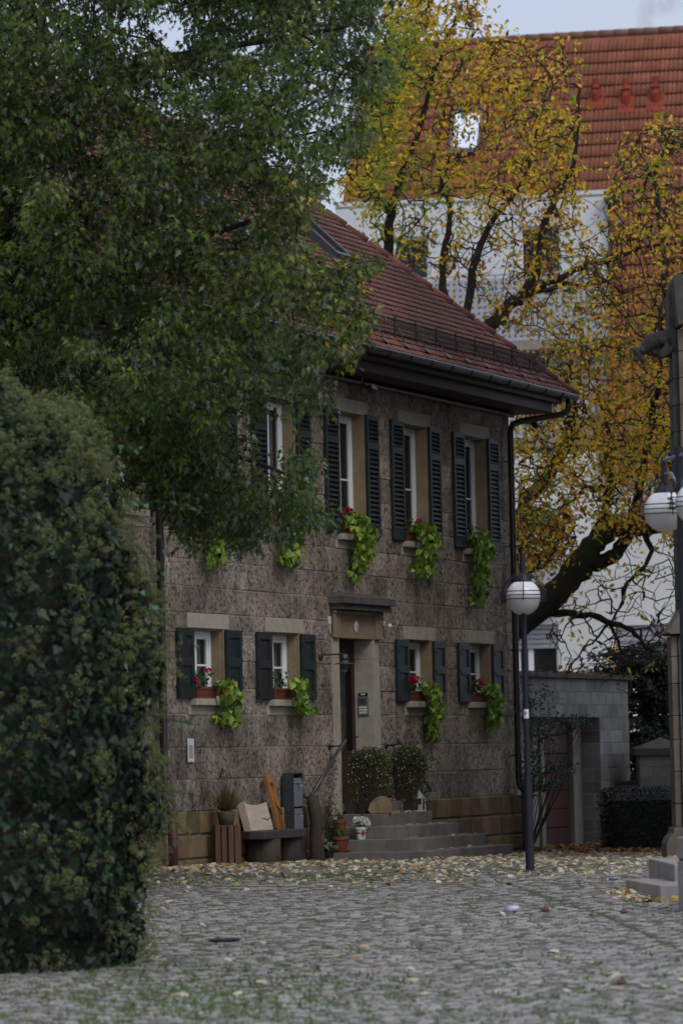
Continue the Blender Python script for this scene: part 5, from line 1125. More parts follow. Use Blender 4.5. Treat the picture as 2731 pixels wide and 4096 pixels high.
# climbing shrub in front of the garage
b = ((uw(57.2, .25)));
def gpt(px, py, w=.3): u_, z_ = fac(px, py, w); return u_*D_+(w-20)*N_+ZV*z_
b0 = gpt(2108, 3360, .2); b0[2] = float(G(b0[1]))
shrub('climbing_shrub', 'loose dark green climbing shrub arching over the garage door behind the lamp post', 'climbing shrub', b0, [(gpt(2140, 2790), (.45, .3, .22), 170), (gpt(2105, 2800), (.18, .2, .35), 120), (gpt(2220, 2900), (.48, .3, .22), 330), (gpt(2150, 2960), (.30, .3, .32), 300), (gpt(2120, 3070), (.22, .2, .35), 330), (gpt(2215, 3080), (.42, .25, .13), 170), (gpt(2250, 3065), (.20, .2, .06), 70), (gpt(2120, 3150), (.20, .2, .16), 160), (gpt(2310, 2880), (.28, .2, .12), 70), (gpt(2180, 3135), (.25, .2, .10), 90)], M['darkleaf'], 0, .058, stalks=26)
# ================================================================== GATE PILLAR, LOW WALL, HEDGE, CONIFER
Yp = 66.0
pa, pb2 = at(2553, 2990, Yp), at(2745, 2990, Yp); pc = (pa[0]+pb2[0])/2; pw = (pb2[0]-pa[0])/2
t_ = Thing('gate_pillar', 'square concrete-block gate pillar with a low pyramid cap behind the hedge', 'pillar', (pc, Yp+pw, -.23), 0); zt2 = at(2640, 2998, Yp)[2]+.23; zp = at(2640, 2948, Yp)[2]+.23
m = MB(); m.box(-pw+.012, pw-.012, -pw+.012, pw-.012, 0, zt2-.1); m.build('pillar_core', M['blockmortar'], t_)
r = 0; z = zt2-.1
while z > 0.05:
    for s in range(2):
        x = -pw-(.22 if r % 2 else 0)
        while x < pw-.02:
            x0, x1 = max(x, -pw), min(x+.44, pw)
            if x1-x0 > .03 and s == 0: m = MB(); m.box(x0+.006, x1-.006, -pw-.002, -pw+.05, z-.18, z-.006, 0, .004); m.build('block', M['block'], t_)
            x += .44
    z -= .19; r += 1
m = MB(); q = pw+.08; m.box(-q, q, -q, q, zt2-.1, zt2+.02, 0, .01); m.add([(-q, -q, zt2+.021), (q, -q, zt2+.021), (q, q, zt2+.021), (-q, q, zt2+.021), (0, 0, zp)], [[0, 1, 4], [1, 2, 4], [2, 3, 4], [3, 0, 4]]); m.build('pyramid_cap', M['capconc'], t_)
la, lb = at(2440, 3125, Yp+.4), at(2575, 3125, Yp+.4)
t_ = Thing('garden_wall', 'low dark brown garden wall between the garage and the gate pillar', 'wall', (la[0], Yp+.6, -.23), 0); m = MB(); m.box(-.6, lb[0]-la[0]+.1, -.1, .1, 0, la[2]+.23-.06, 0, .01); m.build('wall_body', M['conc'], t_); m = MB(); m.box(-.6, lb[0]-la[0]+.1, -.14, .14, la[2]+.23-.058, la[2]+.23+.0, 0, .01); m.build('coping', M['capconc'], t_)
def leafy_box(name, label, cat, c, hs, n, size, leafm, tmpl=OVAL, corec=(.012, .016, .01), topleaf=None):
    t_ = Thing(name, label, cat, (c[0], c[1], c[2]), 0); m = MB(); m.box(-hs[0]*.93, hs[0]*.93, -hs[1]*.9, hs[1]*.9, 0, hs[2]*.94, 0, .1); m.build('branches', simple(name+'_core', corec, bstr=.5, bscale=9, bdist=.1), t_)
    P = rng.uniform(-1, 1, (n, 3)); f = rng.integers(0, 4, n); N3 = np.zeros((n, 3))
    for i, (ax, s) in enumerate(((1, -1), (0, -1), (0, 1), (2, 1))): k = f == i; P[k, ax] = s*(1+rng.normal(0, .04, k.sum())); N3[k, ax] = s
    Pw = np.array(c)+P*np.array([hs[0], hs[1], hs[2]/2])+np.array([0, 0, hs[2]/2])
    scatter('foliage', tmpl, Pw, frames(rdir(n), unit(N3+rdir(n)*.9+ZV*.3)), rng.uniform(.6, 1.3, n)*size, leafm, t_); return t_
M['hedge'] = leafmat('hedge_leaf', [(0, (.010, .018, .008)), (.8, (.020, .032, .012)), (1, (.06, .035, .012))], .15, .5)
ha, hb2 = at(2430, 3400, 59.5), at(2700, 3400, 59.5); hz = at(2560, 3160, 59.5)[2]
leafy_box('clipped_hedge', 'low dark clipped hedge with brown leaves caught on top, right of the garage', 'hedge', ((ha[0]+hb2[0])/2+.3, 60.2, -.25), ((hb2[0]-ha[0])/2+.3, .6, hz+.25), 5200, .045, M['hedge'])
# conifer behind
cb = at(2600, 3300, 67.5); t_ = Thing('dark_conifer', 'dense dark conifer tree behind the gate pillar in front of the white building', 'conifer', (cb[0], 68.5, -.23), 0); zt3 = at(2600, 2500, 67.5)[2]
m = MB(); m.tube([(0, 0, 0), (0, 0, zt3*.5), (0, 0, zt3+.2)], [.12, .08, .02], 8); m.build('trunk', M['bark'], t_)
M['conif'] = leafmat('conifer_needles', [(0, (.012, .028, .018)), (.8, (.022, .042, .022)), (.93, (.05, .07, .02)), (1, (.12, .12, .02))], .15, .55)
m = MB(); P = []; Tn = []
for k in range(330):
    z = rng.uniform(.3, zt3-.1); a = rng.random()*6.28; Lr = 1.55*(1-max(0, (z/zt3-.55))*1.5)+.12*rng.normal()
    if a > 0 and math.cos(a) < -.5 and rng.random() < .4: Lr *= 1.35
    e = np.array([cb[0]+math.cos(a)*Lr, 68.5+math.sin(a)*Lr*.8, -.23+z-.25*Lr+.15]); s = np.array([cb[0], 68.5, -.23+z]); m.tube([s, (s+e)/2+ZV*.06, e], [.02, .012, .005], 4)
    for t in rng.random(60)**.6: P.append(s+(e-s)*t+rdir(1)[0]*np.array([.16, .16, .07])); Tn.append(unit(e-s))
m.build('branches', M['twig'], t_, world=True); P = np.array(P); Tn = np.array(Tn); n = len(P); scatter('foliage', OVAL, P, frames(unit(Tn+rdir(n)*.8-ZV*.3), rdir(n)+ZV), rng.uniform(.05, .11, n), M['conif'], t_)
# ================================================================== WHITE APARTMENT BUILDING
WA = R_(-11.0); e_ = np.array([math.cos(WA), math.sin(WA), 0]); nb_ = np.array([math.sin(WA), -math.cos(WA), 0])   # e_: to the right; nb_: towards the camera
WO = atd(1395, 600, 88.0); WO[2] = 0
def wpt(px, py, dep=0.0):   # pixel (1568 view) on the facade plane pushed back by dep -> local x, z
    q = ray(px*1.7417, py*1.7417); o = np.array([0, 0, EYE]); pl = WO-nb_*dep; t = ((pl-o)@nb_)/(q@nb_); p = o+q*t; return float((p-WO)@e_), p[2]
wb = Thing('white_apartment_building', 'white rendered apartment house with steep orange pantile roof behind the yellow tree', 'building', tuple(WO[:2])+(0,), WA)
# local: x right, y depth away, z up
DEP = 2.6   # bay wall lies this deep behind the lower front
xr0, zeb = wpt(1395, 435, DEP); xl_ = xr0-6.6; xR = wpt(1568, 600)[0]+6
zlow = wpt(1450, 1033)[1]; zridge = wpt(1400, 78, 8.5)[1]
print('bldg', xr0, zeb, zlow, zridge)
rs = (zridge-zlow)/8.5; dEave = (zeb-zlow)/rs
WB = lambda m, x0, x1, y0, y1, z0, z1, b=0.0: m.box(x0, x1, y0, y1, z0, z1, 0, b)
zb1 = wpt(1250, 775, DEP-1.0)[1]
win = []
def wrect(a, b, c, d, dep): x0, z1 = wpt(a, b, dep); x1, z0 = wpt(c, d, dep); return x0, x1, z0, z1
W1 = wrect(1190, 520, 1290, 640, DEP); W2 = wrect(900, 545, 985, 650, DEP); W5 = wrect(1165, 788, 1240, 900, DEP)
W3 = wrect(1184, 1436, 1286, 1640, 0); W4 = wrect(1412, 1437, 1545, 1640, 0); W6 = wrect(1184, 1225, 1290, 1270, 0)
def wallholes(m, x0, x1, z0, z1, y0, y1, hs):
    xs = sorted(set([x0, x1]+[h[i] for h in hs for i in (0, 1)])); zs = sorted(set([z0, z1]+[h[i] for h in hs for i in (2, 3)]))
    for zi, zj in zip(zs[:-1], zs[1:]):
        for a, b in zip(xs[:-1], xs[1:]):
            cx, cz = (a+b)/2, (zi+zj)/2
            if not any(h[0] < cx < h[1] and h[2] < cz < h[3] for h in hs): WB(m, a, b, y0, y1, zi, zj)
m = MB(); wallholes(m, xl_, xR, -.3, zlow-.0, 0, .35, [W3, W4]); m.build('lower_wall', M['plasterlow'], wb)
m = MB(); wallholes(m, xl_, xr0, zlow+.001, zeb, DEP, DEP+.35, [W1, W2, W5]); m.build('bay_wall', M['plaster'], wb)
m = MB(); WB(m, xl_, xR, 8, 12, -.3, zlow); m.build('back_wall', M['plaster'], wb)
def wind(r, y, shut=0.0, split=True):
    x0, x1, z0, z1 = r; m = MB(); fw = .07
    zs_ = z1-(z1-z0)*shut
    for q in ((x0, x0+fw, z0, z1), (x1-fw, x1, z0, z1), (x0+fw, x1-fw, z1-fw, z1), (x0+fw, x1-fw, z0, z0+fw)): WB(m, q[0], q[1], y+.14, y+.20, q[2], q[3])
    if split: xm = x0+(x1-x0)*.32; WB(m, xm-.06, xm+.06, y+.135, y+.205, z0+fw, z1-fw)
    wo = m.build('window', M['white'], wb); m = MB(); WB(m, x0+fw, x1-fw, y+.165, y+.175, z0+fw, z1-fw); m.build('pane', M['glass'], wb, wo)
    m = MB(); WB(m, x0-.1, x1+.1, y+.6, y+.62, z0-.1, z1+.1); m.build('room_back', M['interior'], wb, wo)
    if shut:
        n = max(3, int((z1-zs_)/.11))
        for k in range(n): zz = zs_+(z1-zs_)*k/n; m = MB(); WB(m, x0+.02, x1-.02, y+.06, y+.085, zz+.008, zz+(z1-zs_)/n-.008, .008); m.build('roller_slat', M['slatmetal'], wb, wo)
wind(W1, DEP, 0, False); wind(W2, DEP, 0, False); wind(W5, DEP, 0, False); wind(W3, 0, .27); wind(W4, 0, .30)
# balcony parapets of perforated sheet
for (a, b, c, d, dep, nm) in ((905, 650, 1372, 775, DEP-1.0, 0), (1100, 1268, 1292, 1340, -1.0, 1), (860, 935, 1372, 1000, DEP-1.0, 2)):
    x0, x1, z0, z1 = wrect(a, b, c, d, dep); m = MB(); n = max(2, int((x1-x0)/1.1)); 
    for k in range(n):
        q0, q1 = x0+(x1-x0)*k/n, x0+(x1-x0)*(k+1)/n; m = MB(); WB(m, q0+.01, q1-.01, dep, dep+.03, z0, z1); m.build('balcony_panel', M['perf'], wb)
    m = MB(); WB(m, x0, x1, dep-.02, dep+.05, z1+.06, z1+.10); 
    for k in range(n+1): q = x0+(x1-x0)*k/n; WB(m, q-.015, q+.015, dep+.032, dep+.06, z0, z1+.06)
    m.build('balcony_rail', M['steel'], wb); m = MB(); WB(m, x0, x1, dep, DEP if dep > 0 else 0, z0-.22, z0-.02); m.build('balcony_slab', M['conc'], wb)
# roofs
def slopept(x, s): return (x, s, zlow+.02+s*rs)
m = MB()
def roofpoly(x0, x1, d0, d1):
    a, b, c, d = (x0, d0, zlow+d0*rs), (x1, d0, zlow+d0*rs), (x1, d1, zlow+d1*rs), (x0, d1, zlow+d1*rs); m.add([a, b, c, d, (a[0], a[1], a[2]-.15), (b[0], b[1], b[2]-.15), (c[0], c[1], c[2]-.15), (d[0], d[1], d[2]-.15)], [[0, 1, 2, 3], [7, 6, 5, 4], [0, 4, 5, 1], [1, 5, 6, 2], [2, 6, 7, 3], [3, 7, 4, 0]])
roofpoly(xr0+.02, xR, -.3, 8.5); roofpoly(xl_-.3, xr0+.02, dEave-.35, 8.5)
m.add([(xl_-.3, 8.5, zridge), (xR, 8.5, zridge), (xR, 17, zlow), (xl_-.3, 17, zlow)], [[0, 1, 2, 3]])
m.add([(xr0+.01, 0, zlow), (xr0+.01, dEave, zeb), (xr0+.01, DEP+.3, zeb), (xr0+.01, DEP+.3, zlow)], [[0, 1, 2, 3]])
wr = m.build('pantile_roof', M['pan'], wb)
m = MB(); WB(m, xl_, xR+.0, 9, 16, zlow, zlow+.1); m.build('attic_floor', M['plaster'], wb)
pwid, pex = .225, .42; sl2 = math.atan(rs); c2, s2 = math.cos(sl2), math.sin(sl2)
def pantile():
    xs = np.linspace(0, 1, 9); v = []; f = []
    for y in (0, 1.12):
        for x in xs: v.append((x*pwid, y*pex, .045*abs(math.sin(x*2*math.pi))))
    for x in xs: v.append((x*pwid, 0, .045*abs(math.sin(x*2*math.pi))-.05))
    n = 9
    for i in range(n-1): f.append([i, i+1, n+i+1, n+i]); f.append([2*n+i, 2*n+i+1, i+1, i])
    return v, f
TP = []; key = []
slen = 8.5/c2
for r in range(int(slen/pex)):
    s = r*pex; dpt = s*c2
    x0, x1 = (xr0+.03, xR-2) if dpt < dEave-.3 else (xl_-.28, xR-2)
    for x in np.arange(x0, x1, pwid): TP.append((x, dpt-.05, zlow+dpt*rs+.012)); key.append(-(x*.6+dpt*1.0))
TP = np.array(TP); n = len(TP); Rw = np.array(wb.M.to_3x3()); Pw = TP@Rw.T+np.array(wb.M.translation)
lt = rng.normal(0, .008, n)+.10; tipl = np.column_stack([np.zeros(n), np.full(n, c2)+s2*lt, np.full(n, s2)-c2*lt]); Rl = np.stack([np.tile([1., 0, 0], (n, 1)), unit(tipl), unit(np.cross(np.tile([1., 0, 0], (n, 1)), tipl))], 2)
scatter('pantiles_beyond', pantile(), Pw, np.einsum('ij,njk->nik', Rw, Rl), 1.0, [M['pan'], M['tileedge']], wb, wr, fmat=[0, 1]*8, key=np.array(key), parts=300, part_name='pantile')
rt_ = MB(); rt_.tube([(0, 0, 0), (.42, 0, 0)], [.12, .105], 10); rme = rt_.mesh('ridge_tile', simple('dark_ridge_tile', (.20, .085, .055), (.14, .07, .05), orand=.2), True)
for x in np.arange(xl_-.3, xR-1, .38): o = bpy.data.objects.new('ridge_tile', rme); o.parent = wr; o.location = (x, 8.5, zridge+.0); COL.objects.link(o)
# gutter of the bay and of the lower roof
m = MB(); gd = dEave-.42; m.tube([(xl_-.3, gd, zlow+gd*rs-.0), (xr0+.1, gd, zlow+gd*rs)], .09, 8); WB(m, xl_, xr0, gd+.05, DEP-.0, zeb-.16, zeb-.10); m.build('bay_gutter', M['silver'], wb)
m = MB(); m.tube([(xr0, -.38, zlow-.12), (xR, -.38, zlow-.12)], .08, 8); m.build('eave_gutter', M['greymetal'], wb); m = MB(); m.tube([(xr0+.03, DEP-.1, zlow+.5), (xr0+.03, DEP-.1, zeb-.1)], .05, 8); WB(m, xr0-.05, xr0+.32, DEP-.45, DEP-.1, zeb-.35, zeb-.1); m.build('bay_downpipe', M['fascia'], wb)
# roof window with bright sky reflection
def on_roof2(dx, dy):
    q = ray(dx*1.7417, dy*1.7417); o = np.array([0, 0, EYE]); A = nb_*rs+ZV  # z = zlow + depth*rs ; depth = -(p-WO)@nb_
    t = (zlow+(WO@nb_)*rs-A@o)/(A@q); p = o+q*t; return float((p-WO)@e_), -float((p-WO)@nb_)
xa, da = on_roof2(1028, 352); xb, db = on_roof2(1112, 262)
def rbox(m, x0, x1, d0, d1, h0, h1):
    v = []
    for h in (h0, h1):
        for x, d in ((x0, d0), (x1, d0), (x1, d1), (x0, d1)): v.append((x, d-h*s2, zlow+d*rs+h*c2))
    m.add(v, [[0, 3, 2, 1], [4, 5, 6, 7], [0, 1, 5, 4], [1, 2, 6, 5], [2, 3, 7, 6], [3, 0, 4, 7]])
m = MB()
for q in ((xa, xa+.08, da, db), (xb-.08, xb, da, db), (xa, xb, da-.1, da), (xa, xb, db, db+.1)): rbox(m, *q, .04, .16)
sw_ = m.build('roof_window', M['greymetal'], wb); m = MB(); rbox(m, xa+.08, xb-.08, da, db, .09, .11)
mg, tg, bgm = newmat('sky_reflecting_pane'); bgm.inputs['Base Color'].default_value = (.8, .8, .8, 1); bgm.inputs['Metallic'].default_value = 1; bgm.inputs['Roughness'].default_value = .12
m.build('roof_window_pane', mg, wb, sw_)
# clay vent pipes
for i, (dx, dy, h) in enumerate(((1368, 232, .42), (1437, 240, .50), (1505, 235, .50))):
    x, d = on_roof2(dx, dy); zz = zlow+d*rs; m = MB(); rbox(m, x-.21, x+.21, d-.22, d+.16, .03, .07); m.tube([(x, d, zz-.05), (x, d-.08, zz+.2), (x, d-.02, zz+h)], [.12, .10, .07], 12); m.tube([(x, d-.05, zz+h*.72), (x, d-.05, zz+h*.78)], .13, 12); m.tube([(x, d-.02, zz+h), (x, d-.02, zz+h+.14)], [.08, .085], 12); m.build('vent_pipe', simple('bright_clay', (.30, .055, .026), (.18, .04, .024), rough=.9, bstr=.1, spec=.2), wb)
# ================================================================== TREES
def resample(pts, step):
    pts = np.array(pts, float); o = [pts[0]]
    for a, b in zip(pts[:-1], pts[1:]):
        L_ = np.linalg.norm(b-a); k = max(1, int(round(L_/step)))
        for i in range(1, k+1): o.append(a+(b-a)*i/k)
    return np.array(o)
def smooth_pts(pts, it=2):
    p = np.array(pts, float)
    for _ in range(it):
        q = [p[0]]
        for a, b in zip(p[:-1], p[1:]): q += [a*.75+b*.25, a*.25+b*.75]
        q.append(p[-1]); p = np.array(q)
    return p
def grow(limbs, attr, step=.16, droop=.05, jag=.03):
    """limbs: list of (points, r0, r1); attr: points the twigs must reach -> twig polylines, end points"""
    nodes = []; lev = []
    for pts, r0, r1 in limbs: q = resample(smooth_pts(pts), step); nodes.append(q); lev.append(np.linspace(r0, r1, len(q)))
    NP = np.concatenate(nodes); n0 = len(NP); buf = np.zeros((n0+len(attr)*14, 3)); buf[:n0] = NP; par = -np.ones(len(buf), int); cnt = n0
    d0 = np.array([np.min(np.sum((NP-a)**2, 1)) for a in attr]); order = np.argsort(d0); paths = []; ends = []
    for i in order:
        a = attr[i]; d = np.sum((buf[:cnt]-a)**2, 1); j = int(np.argmin(d)); s = buf[j]; L_ = math.sqrt(d[j])
        if L_ < .05: continue
        k = min(13, max(2, int(L_/step))); t = np.linspace(0, 1, k+1)[1:, None]
        bend = rdir(1)[0]*L_*.10; p = s+(a-s)*t+bend*(np.sin(t*math.pi))+rng.normal(0, jag*min(1, L_), (k, 3))-ZV*droop*L_*(t**2); 
        buf[cnt:cnt+k] = p; par[cnt] = j; par[cnt+1:cnt+k] = np.arange(cnt, cnt+k-1); paths.append((j, np.arange(cnt, cnt+k))); cnt += k; ends.append(p[-1])
    wgt = np.ones(cnt)
    for i in range(cnt-1, n0-1, -1): wgt[par[i]] += wgt[i]*.9 if par[i] >= 0 else 0
    return buf[:cnt], par[:cnt], wgt, paths, n0
def twig_mesh(name, buf, wgt, paths, r0, pw, mat, th, rmax=.06, n=4):
    V = []; F = []; c = 0; an = np.arange(n)*2*math.pi/n; ca, sa = np.cos(an), np.sin(an)
    for j, idx in paths:
        P = np.vstack([buf[j], buf[idx]]); R = np.minimum(r0*np.concatenate([[wgt[idx[0]]], wgt[idx]])**pw, rmax); k = len(P)
        T = np.gradient(P, axis=0); T = unit(T); ref = np.array([.31, .17, .93]); A = unit(np.cross(T, ref)); B_ = np.cross(T, A)
        V.append((P[:, None]+R[:, None, None]*(ca[None, :, None]*A[:, None]+sa[None, :, None]*B_[:, None])).reshape(-1, 3))
        i = np.arange(k-1)[:, None]*n; jn = np.arange(n)[None, :]; jj = (jn+1) % n
        F.append((np.stack([i+jn, i+jj, i+n+jj, i+n+jn], -1).reshape(-1, 4)+c)); c += k*n
    V = np.concatenate(V); F = np.concatenate(F); V = V@th.Mi[:3, :3].T+th.Mi[:3, 3]
    o = link(name, np_mesh(name, V, np.full(len(F), 4), F.ravel(), mat, smooth=True), th); o['kind'] = 'stuff'; return o
def in_poly(P, poly):
    x, y = P[:, 0], P[:, 1]; ins = np.zeros(len(P), bool); q = np.array(poly)
    for (x0, y0), (x1, y1) in zip(q, np.roll(q, -1, 0)):
        c = ((y0 > y) != (y1 > y)) & (x < (x1-x0)*(y-y0)/(y1-y0+1e-9)+x0); ins ^= c
    return ins
def crown_pts(n, poly, Y0, Y1, holes_=(), bulge=True):
    """n points filling the solid whose outline seen from the square is poly"""
    q = np.array(poly); out_ = []
    while sum(len(o) for o in out_) < n:
        P = np.column_stack([rng.uniform(q[:, 0].min(), q[:, 0].max(), 4*n), rng.uniform(q[:, 1].min(), q[:, 1].max(), 4*n)]); P = P[in_poly(P, poly)]
        for cx, cy, rx, ry, k in holes_: P = P[(((P[:, 0]-cx)/rx)**2+((P[:, 1]-cy)/ry)**2 > 1) | (rng.random(len(P)) > k)]
        out_.append(P)
    P = np.concatenate(out_)[:n]; Yv = Y0+(Y1-Y0)*rng.beta(1.6, 1.6, n)
    qx = (P[:, 0]*1.7417-W/2)/FPX; qy = -(P[:, 1]*1.7417-H/2)/FPX; q3 = qx[:, None]*RT+qy[:, None]*UP+fwd; q3 = q3*(Yv/q3[:, 1])[:, None]; q3[:, 2] += EYE; return q3
# ------------------------------------------------------------------ yellow tree behind the house
M['yleaf'] = leafmat('yellow_autumn_leaf', [(0, (.13, .22, .02)), (.18, (.30, .36, .03)), (.34, (.72, .50, .025)), (.62, (.88, .52, .025)), (.74, (.55, .25, .03)), (.84, (.24, .10, .03)), (1, (.13, .06, .03))], .45, .5, sc=.8)
tb = atd(1085, 1930, 67); yt = Thing('yellow_tree', 'old spreading tree with thick crooked limbs and yellow autumn leaves behind the house', 'tree', (tb[0], 67, -.24), 0)
def lim(pts, Y=67): return [atd(p[0], p[1], p[2] if len(p) > 2 else Y) for p in pts]
YL = [([(1060, 1960), (1085, 1700), (1120, 1540), (1165, 1440)], .34, .28), ([(1150, 1460), (1240, 1395), (1310, 1325), (1350, 1262), (1395, 1215), (1470, 1208), (1640, 1200)], .27, .13),
      ([(1325, 1320), (1375, 1290), (1420, 1270), (1455, 1190), (1470, 1100), (1500, 960, 66), (1515, 820, 65)], .16, .03), ([(1150, 1450), (1175, 1260), (1205, 1150), (1270, 1080), (1310, 1010), (1315, 920, 66), (1290, 850, 66)], .19, .04),
      ([(1165, 1432), (1250, 1407), (1330, 1412), (1400, 1425), (1455, 1448), (1500, 1500)], .085, .03), ([(1395, 1426), (1430, 1500), (1450, 1580)], .035, .015),
      ([(1110, 1560), (1080, 1250), (1075, 900), (1105, 775), (1165, 705), (1200, 680), (1238, 620), (1245, 530), (1275, 450), (1312, 390), (1325, 300), (1330, 180)], .18, .005),
      ([(1195, 683), (1260, 648), (1330, 612), (1400, 600), (1480, 560), (1560, 560)], .075, .02), ([(1205, 676), (1290, 655), (1345, 658), (1400, 640), (1440, 690)], .05, .015),
      ([(1080, 900), (1062, 740), (1092, 600), (1128, 500), (1190, 440), (1230, 330), (1260, 160)], .10, .005), ([(1065, 900), (1025, 690), (1012, 600), (1042, 500), (1005, 400), (1010, 280), (1050, 150)], .09, .006),
      ([(1040, 1000), (950, 800), (888, 590), (895, 500), (915, 420), (960, 300), (1000, 150), (1050, 30)], .14, .012), ([(895, 500), (850, 420), (840, 300), (880, 180), (900, 60), (940, -40)], .06, .012), ([(1470, 1208), (1520, 1150), (1550, 1000), (1540, 850)], .10, .02),
      ([(1350, 1262), (1400, 1150), (1400, 1000), (1370, 880)], .09, .02), ([(1515, 820, 65), (1530, 600), (1500, 400), (1540, 300)], .06, .012), ([(1480, 1210), (1500, 1290), (1440, 1330), (1420, 1400)], .05, .012),
      ([(1440, 1340), (1400, 1440), (1330, 1500), (1290, 1560)], .03, .008)]
limbs = [(lim(p), a, b) for p, a, b in YL]
for k, (p, a, b) in enumerate(limbs):
    q = smooth_pts(p, 2); q = q+rng.normal(0, .02, q.shape); m = MB(); m.tube(q, np.linspace(a, b, len(q))*(1+rng.normal(0, .07, len(q))), 12); m.build('trunk' if k == 0 else 'limb', M['mossbark'] if k in (0, 1, 3) else M['bark'], yt, smooth=True, world=True)
A = [crown_pts(480, [(830, 470), (890, 260), (950, 110), (1000, -60), (1100, -50), (1112, 60), (1050, 130), (1060, 640), (990, 640), (850, 600)], 64, 70),
     crown_pts(620, [(870, -80), (1010, -80), (975, 110), (915, 260), (860, 480), (770, 430), (800, 340), (850, 210), (880, 60)], 63, 68),
     crown_pts(950, [(1040, 130), (1120, 90), (1290, 85), (1330, 160), (1330, 500), (1400, 640), (1390, 800), (1150, 760), (1040, 640)], 64, 71, [(1075, 305, 45, 50, .5), (1300, 180, 60, 60, .5)]),
     crown_pts(800, [(1330, 600), (1400, 430), (1420, 300), (1620, 260), (1620, 820), (1400, 820)], 63, 70, [(1360, 500, 45, 90, .6)]),
     crown_pts(1500, [(1180, 820), (1300, 780), (1620, 760), (1620, 1240), (1440, 1230), (1300, 1180), (1180, 1330)], 62.5, 69),
     crown_pts(330, [(1190, 1180), (1300, 1150), (1330, 1250), (1230, 1330), (1190, 1350)], 63, 68),
     crown_pts(330, [(1240, 1420), (1350, 1300), (1440, 1250), (1580, 1230), (1580, 1460), (1440, 1600), (1290, 1560)], 64, 68)]
dens = np.concatenate([np.full(len(a), w) for a, w in zip(A, (1.0, 1.0, .85, .45, .80, .5, .08))]); A = np.concatenate(A)
buf, par, wgt, paths, n0 = grow(limbs, A, .20, .02, .018)
twig_mesh('twigs', buf, wgt, paths, .0048, .40, M['twig'], yt, .045)
dl = []
ai = 0
tree_d = np.ones(len(buf))
for j, idx in paths:
    p = buf[idx[-1]]
LP = []; LT = []
Apos = A
for j, idx in paths:
    e = buf[idx[-1]]; d = dens[np.argmin(np.sum((Apos-e)**2, 1))]; k = rng.poisson(2.5*d*(.5 if (5.5 < e[2] < 10.8 and e[0] < 3.2) else 1.0))
    if k == 0: continue
    tb_ = unit(buf[idx[-1]]-buf[idx[-2]] if len(idx) > 1 else rdir(1)[0])
    for c in range(k):
        q = buf[idx[rng.integers(max(0, len(idx)-4), len(idx))]]+rng.normal(0, .10, 3); nl = rng.integers(2, 6); ax = unit(tb_+rdir(1)[0]*.8-ZV*.35)
        for l in range(nl): LP.append(q+ax*.075*l+rng.normal(0, .015, 3)); LT.append(unit(ax*.4+rdir(1)[0]-ZV*.25))
LP = np.array(LP); LT = np.array(LT); n = len(LP); print('yellow leaves', n)
rn = np.clip(-.32*np.clip((2.3-LP[:, 0])/1.6, 0, 1)*(LP[:, 2] > 7)+noise2(LP[:, [0, 2]], 1.1, 4)*.75+rng.normal(0, .27, n)+.10+.2*np.clip((8-LP[:, 2])/8, -.6, .8), 0, .999)
scatter('foliage', OVAL, LP, frames(LT, rdir(n)+ZV*.5-np.array([0, .4, 0])), rng.uniform(.05, .135, n), M['yleaf'], yt, rnd=rn, parts=300, part_name='leaf')
# ------------------------------------------------------------------ silver maple in front, upper left
M['mleaf'] = leafmat('silver_maple_leaf', [(0, (.022, .048, .010)), (.45, (.052, .088, .012)), (.84, (.130, .175, .018)), (.93, (.20, .24, .03)), (.96, (.42, .34, .03)), (1, (.50, .28, .02))], .32, .42, back=(.22, .26, .20), sc=.9, spec=.3)
mb0 = atd(15, 2000, 41.5); mt_ = Thing('silver_maple', 'large silver maple with deeply lobed green leaves overhanging the upper left', 'tree', (mb0[0], 41.5, float(G(41.5))), 0)
ML = [([(20, 2010), (15, 1500), (5, 1000), (-10, 760)], .26, .22), ([(-5, 800), (60, 735), (140, 690), (260, 640), (420, 560), (600, 500)], .09, .02), ([(-10, 780), (40, 560), (30, 300), (60, 0), (80, -400)], .20, .06),
      ([(0, 900), (100, 850), (190, 620), (200, 540), (215, 440), (245, 340), (290, 250), (330, 120)], .07, .02), ([(205, 480), (260, 430), (330, 400), (430, 380), (560, 340), (740, 300)], .035, .012),
      ([(0, 1000), (120, 960), (230, 965), (330, 990), (430, 1020), (560, 1050), (660, 1090)], .07, .015), ([(430, 1020), (480, 1100), (520, 1180)], .02, .008), ([(30, 300), (200, 200), (420, 120), (640, 90), (800, 60)], .07, .015),
      ([(60, 0), (300, -100), (600, -150), (860, -60)], .08, .02), ([(0, 900), (150, 830), (330, 780), (520, 740), (700, 700), (800, 720)], .07, .012), ([(420, 560), (540, 600), (640, 640), (740, 600)], .02, .008), ([(560, 340), (700, 240), (860, 180)], .02, .008), ([(330, 780), (440, 860), (580, 900), (690, 930)], .03, .01)]
limbs = [([atd(x, y, 41.5-.0015*x*(1 if k % 2 else -.6)) for x, y in p], a, b) for k, (p, a, b) in enumerate(ML)]
for k, (p, a, b) in enumerate(limbs):
    q = smooth_pts(p, 2); m = MB(); m.tube(q, np.linspace(a, b, len(q)), 10); m.build('trunk' if k == 0 else 'limb', M['bark'], mt_, smooth=True, world=True)
poly = [(-260, -820), (640, -800), (840, -260), (905, -60), (900, 60), (870, 170), (840, 260), (800, 330), (765, 385), (740, 440), (710, 470), (680, 520), (700, 570), (790, 600), (835, 650), (850, 720), (790, 785), (730, 820), (715, 880), (720, 930), (650, 960), (640, 1000), (715, 1060), (700, 1110), (720, 1175), (640, 1200), (560, 1222), (480, 1215), (400, 1180), (345, 1150), (270, 1150), (215, 1050), (180, 900), (-260, 900)]
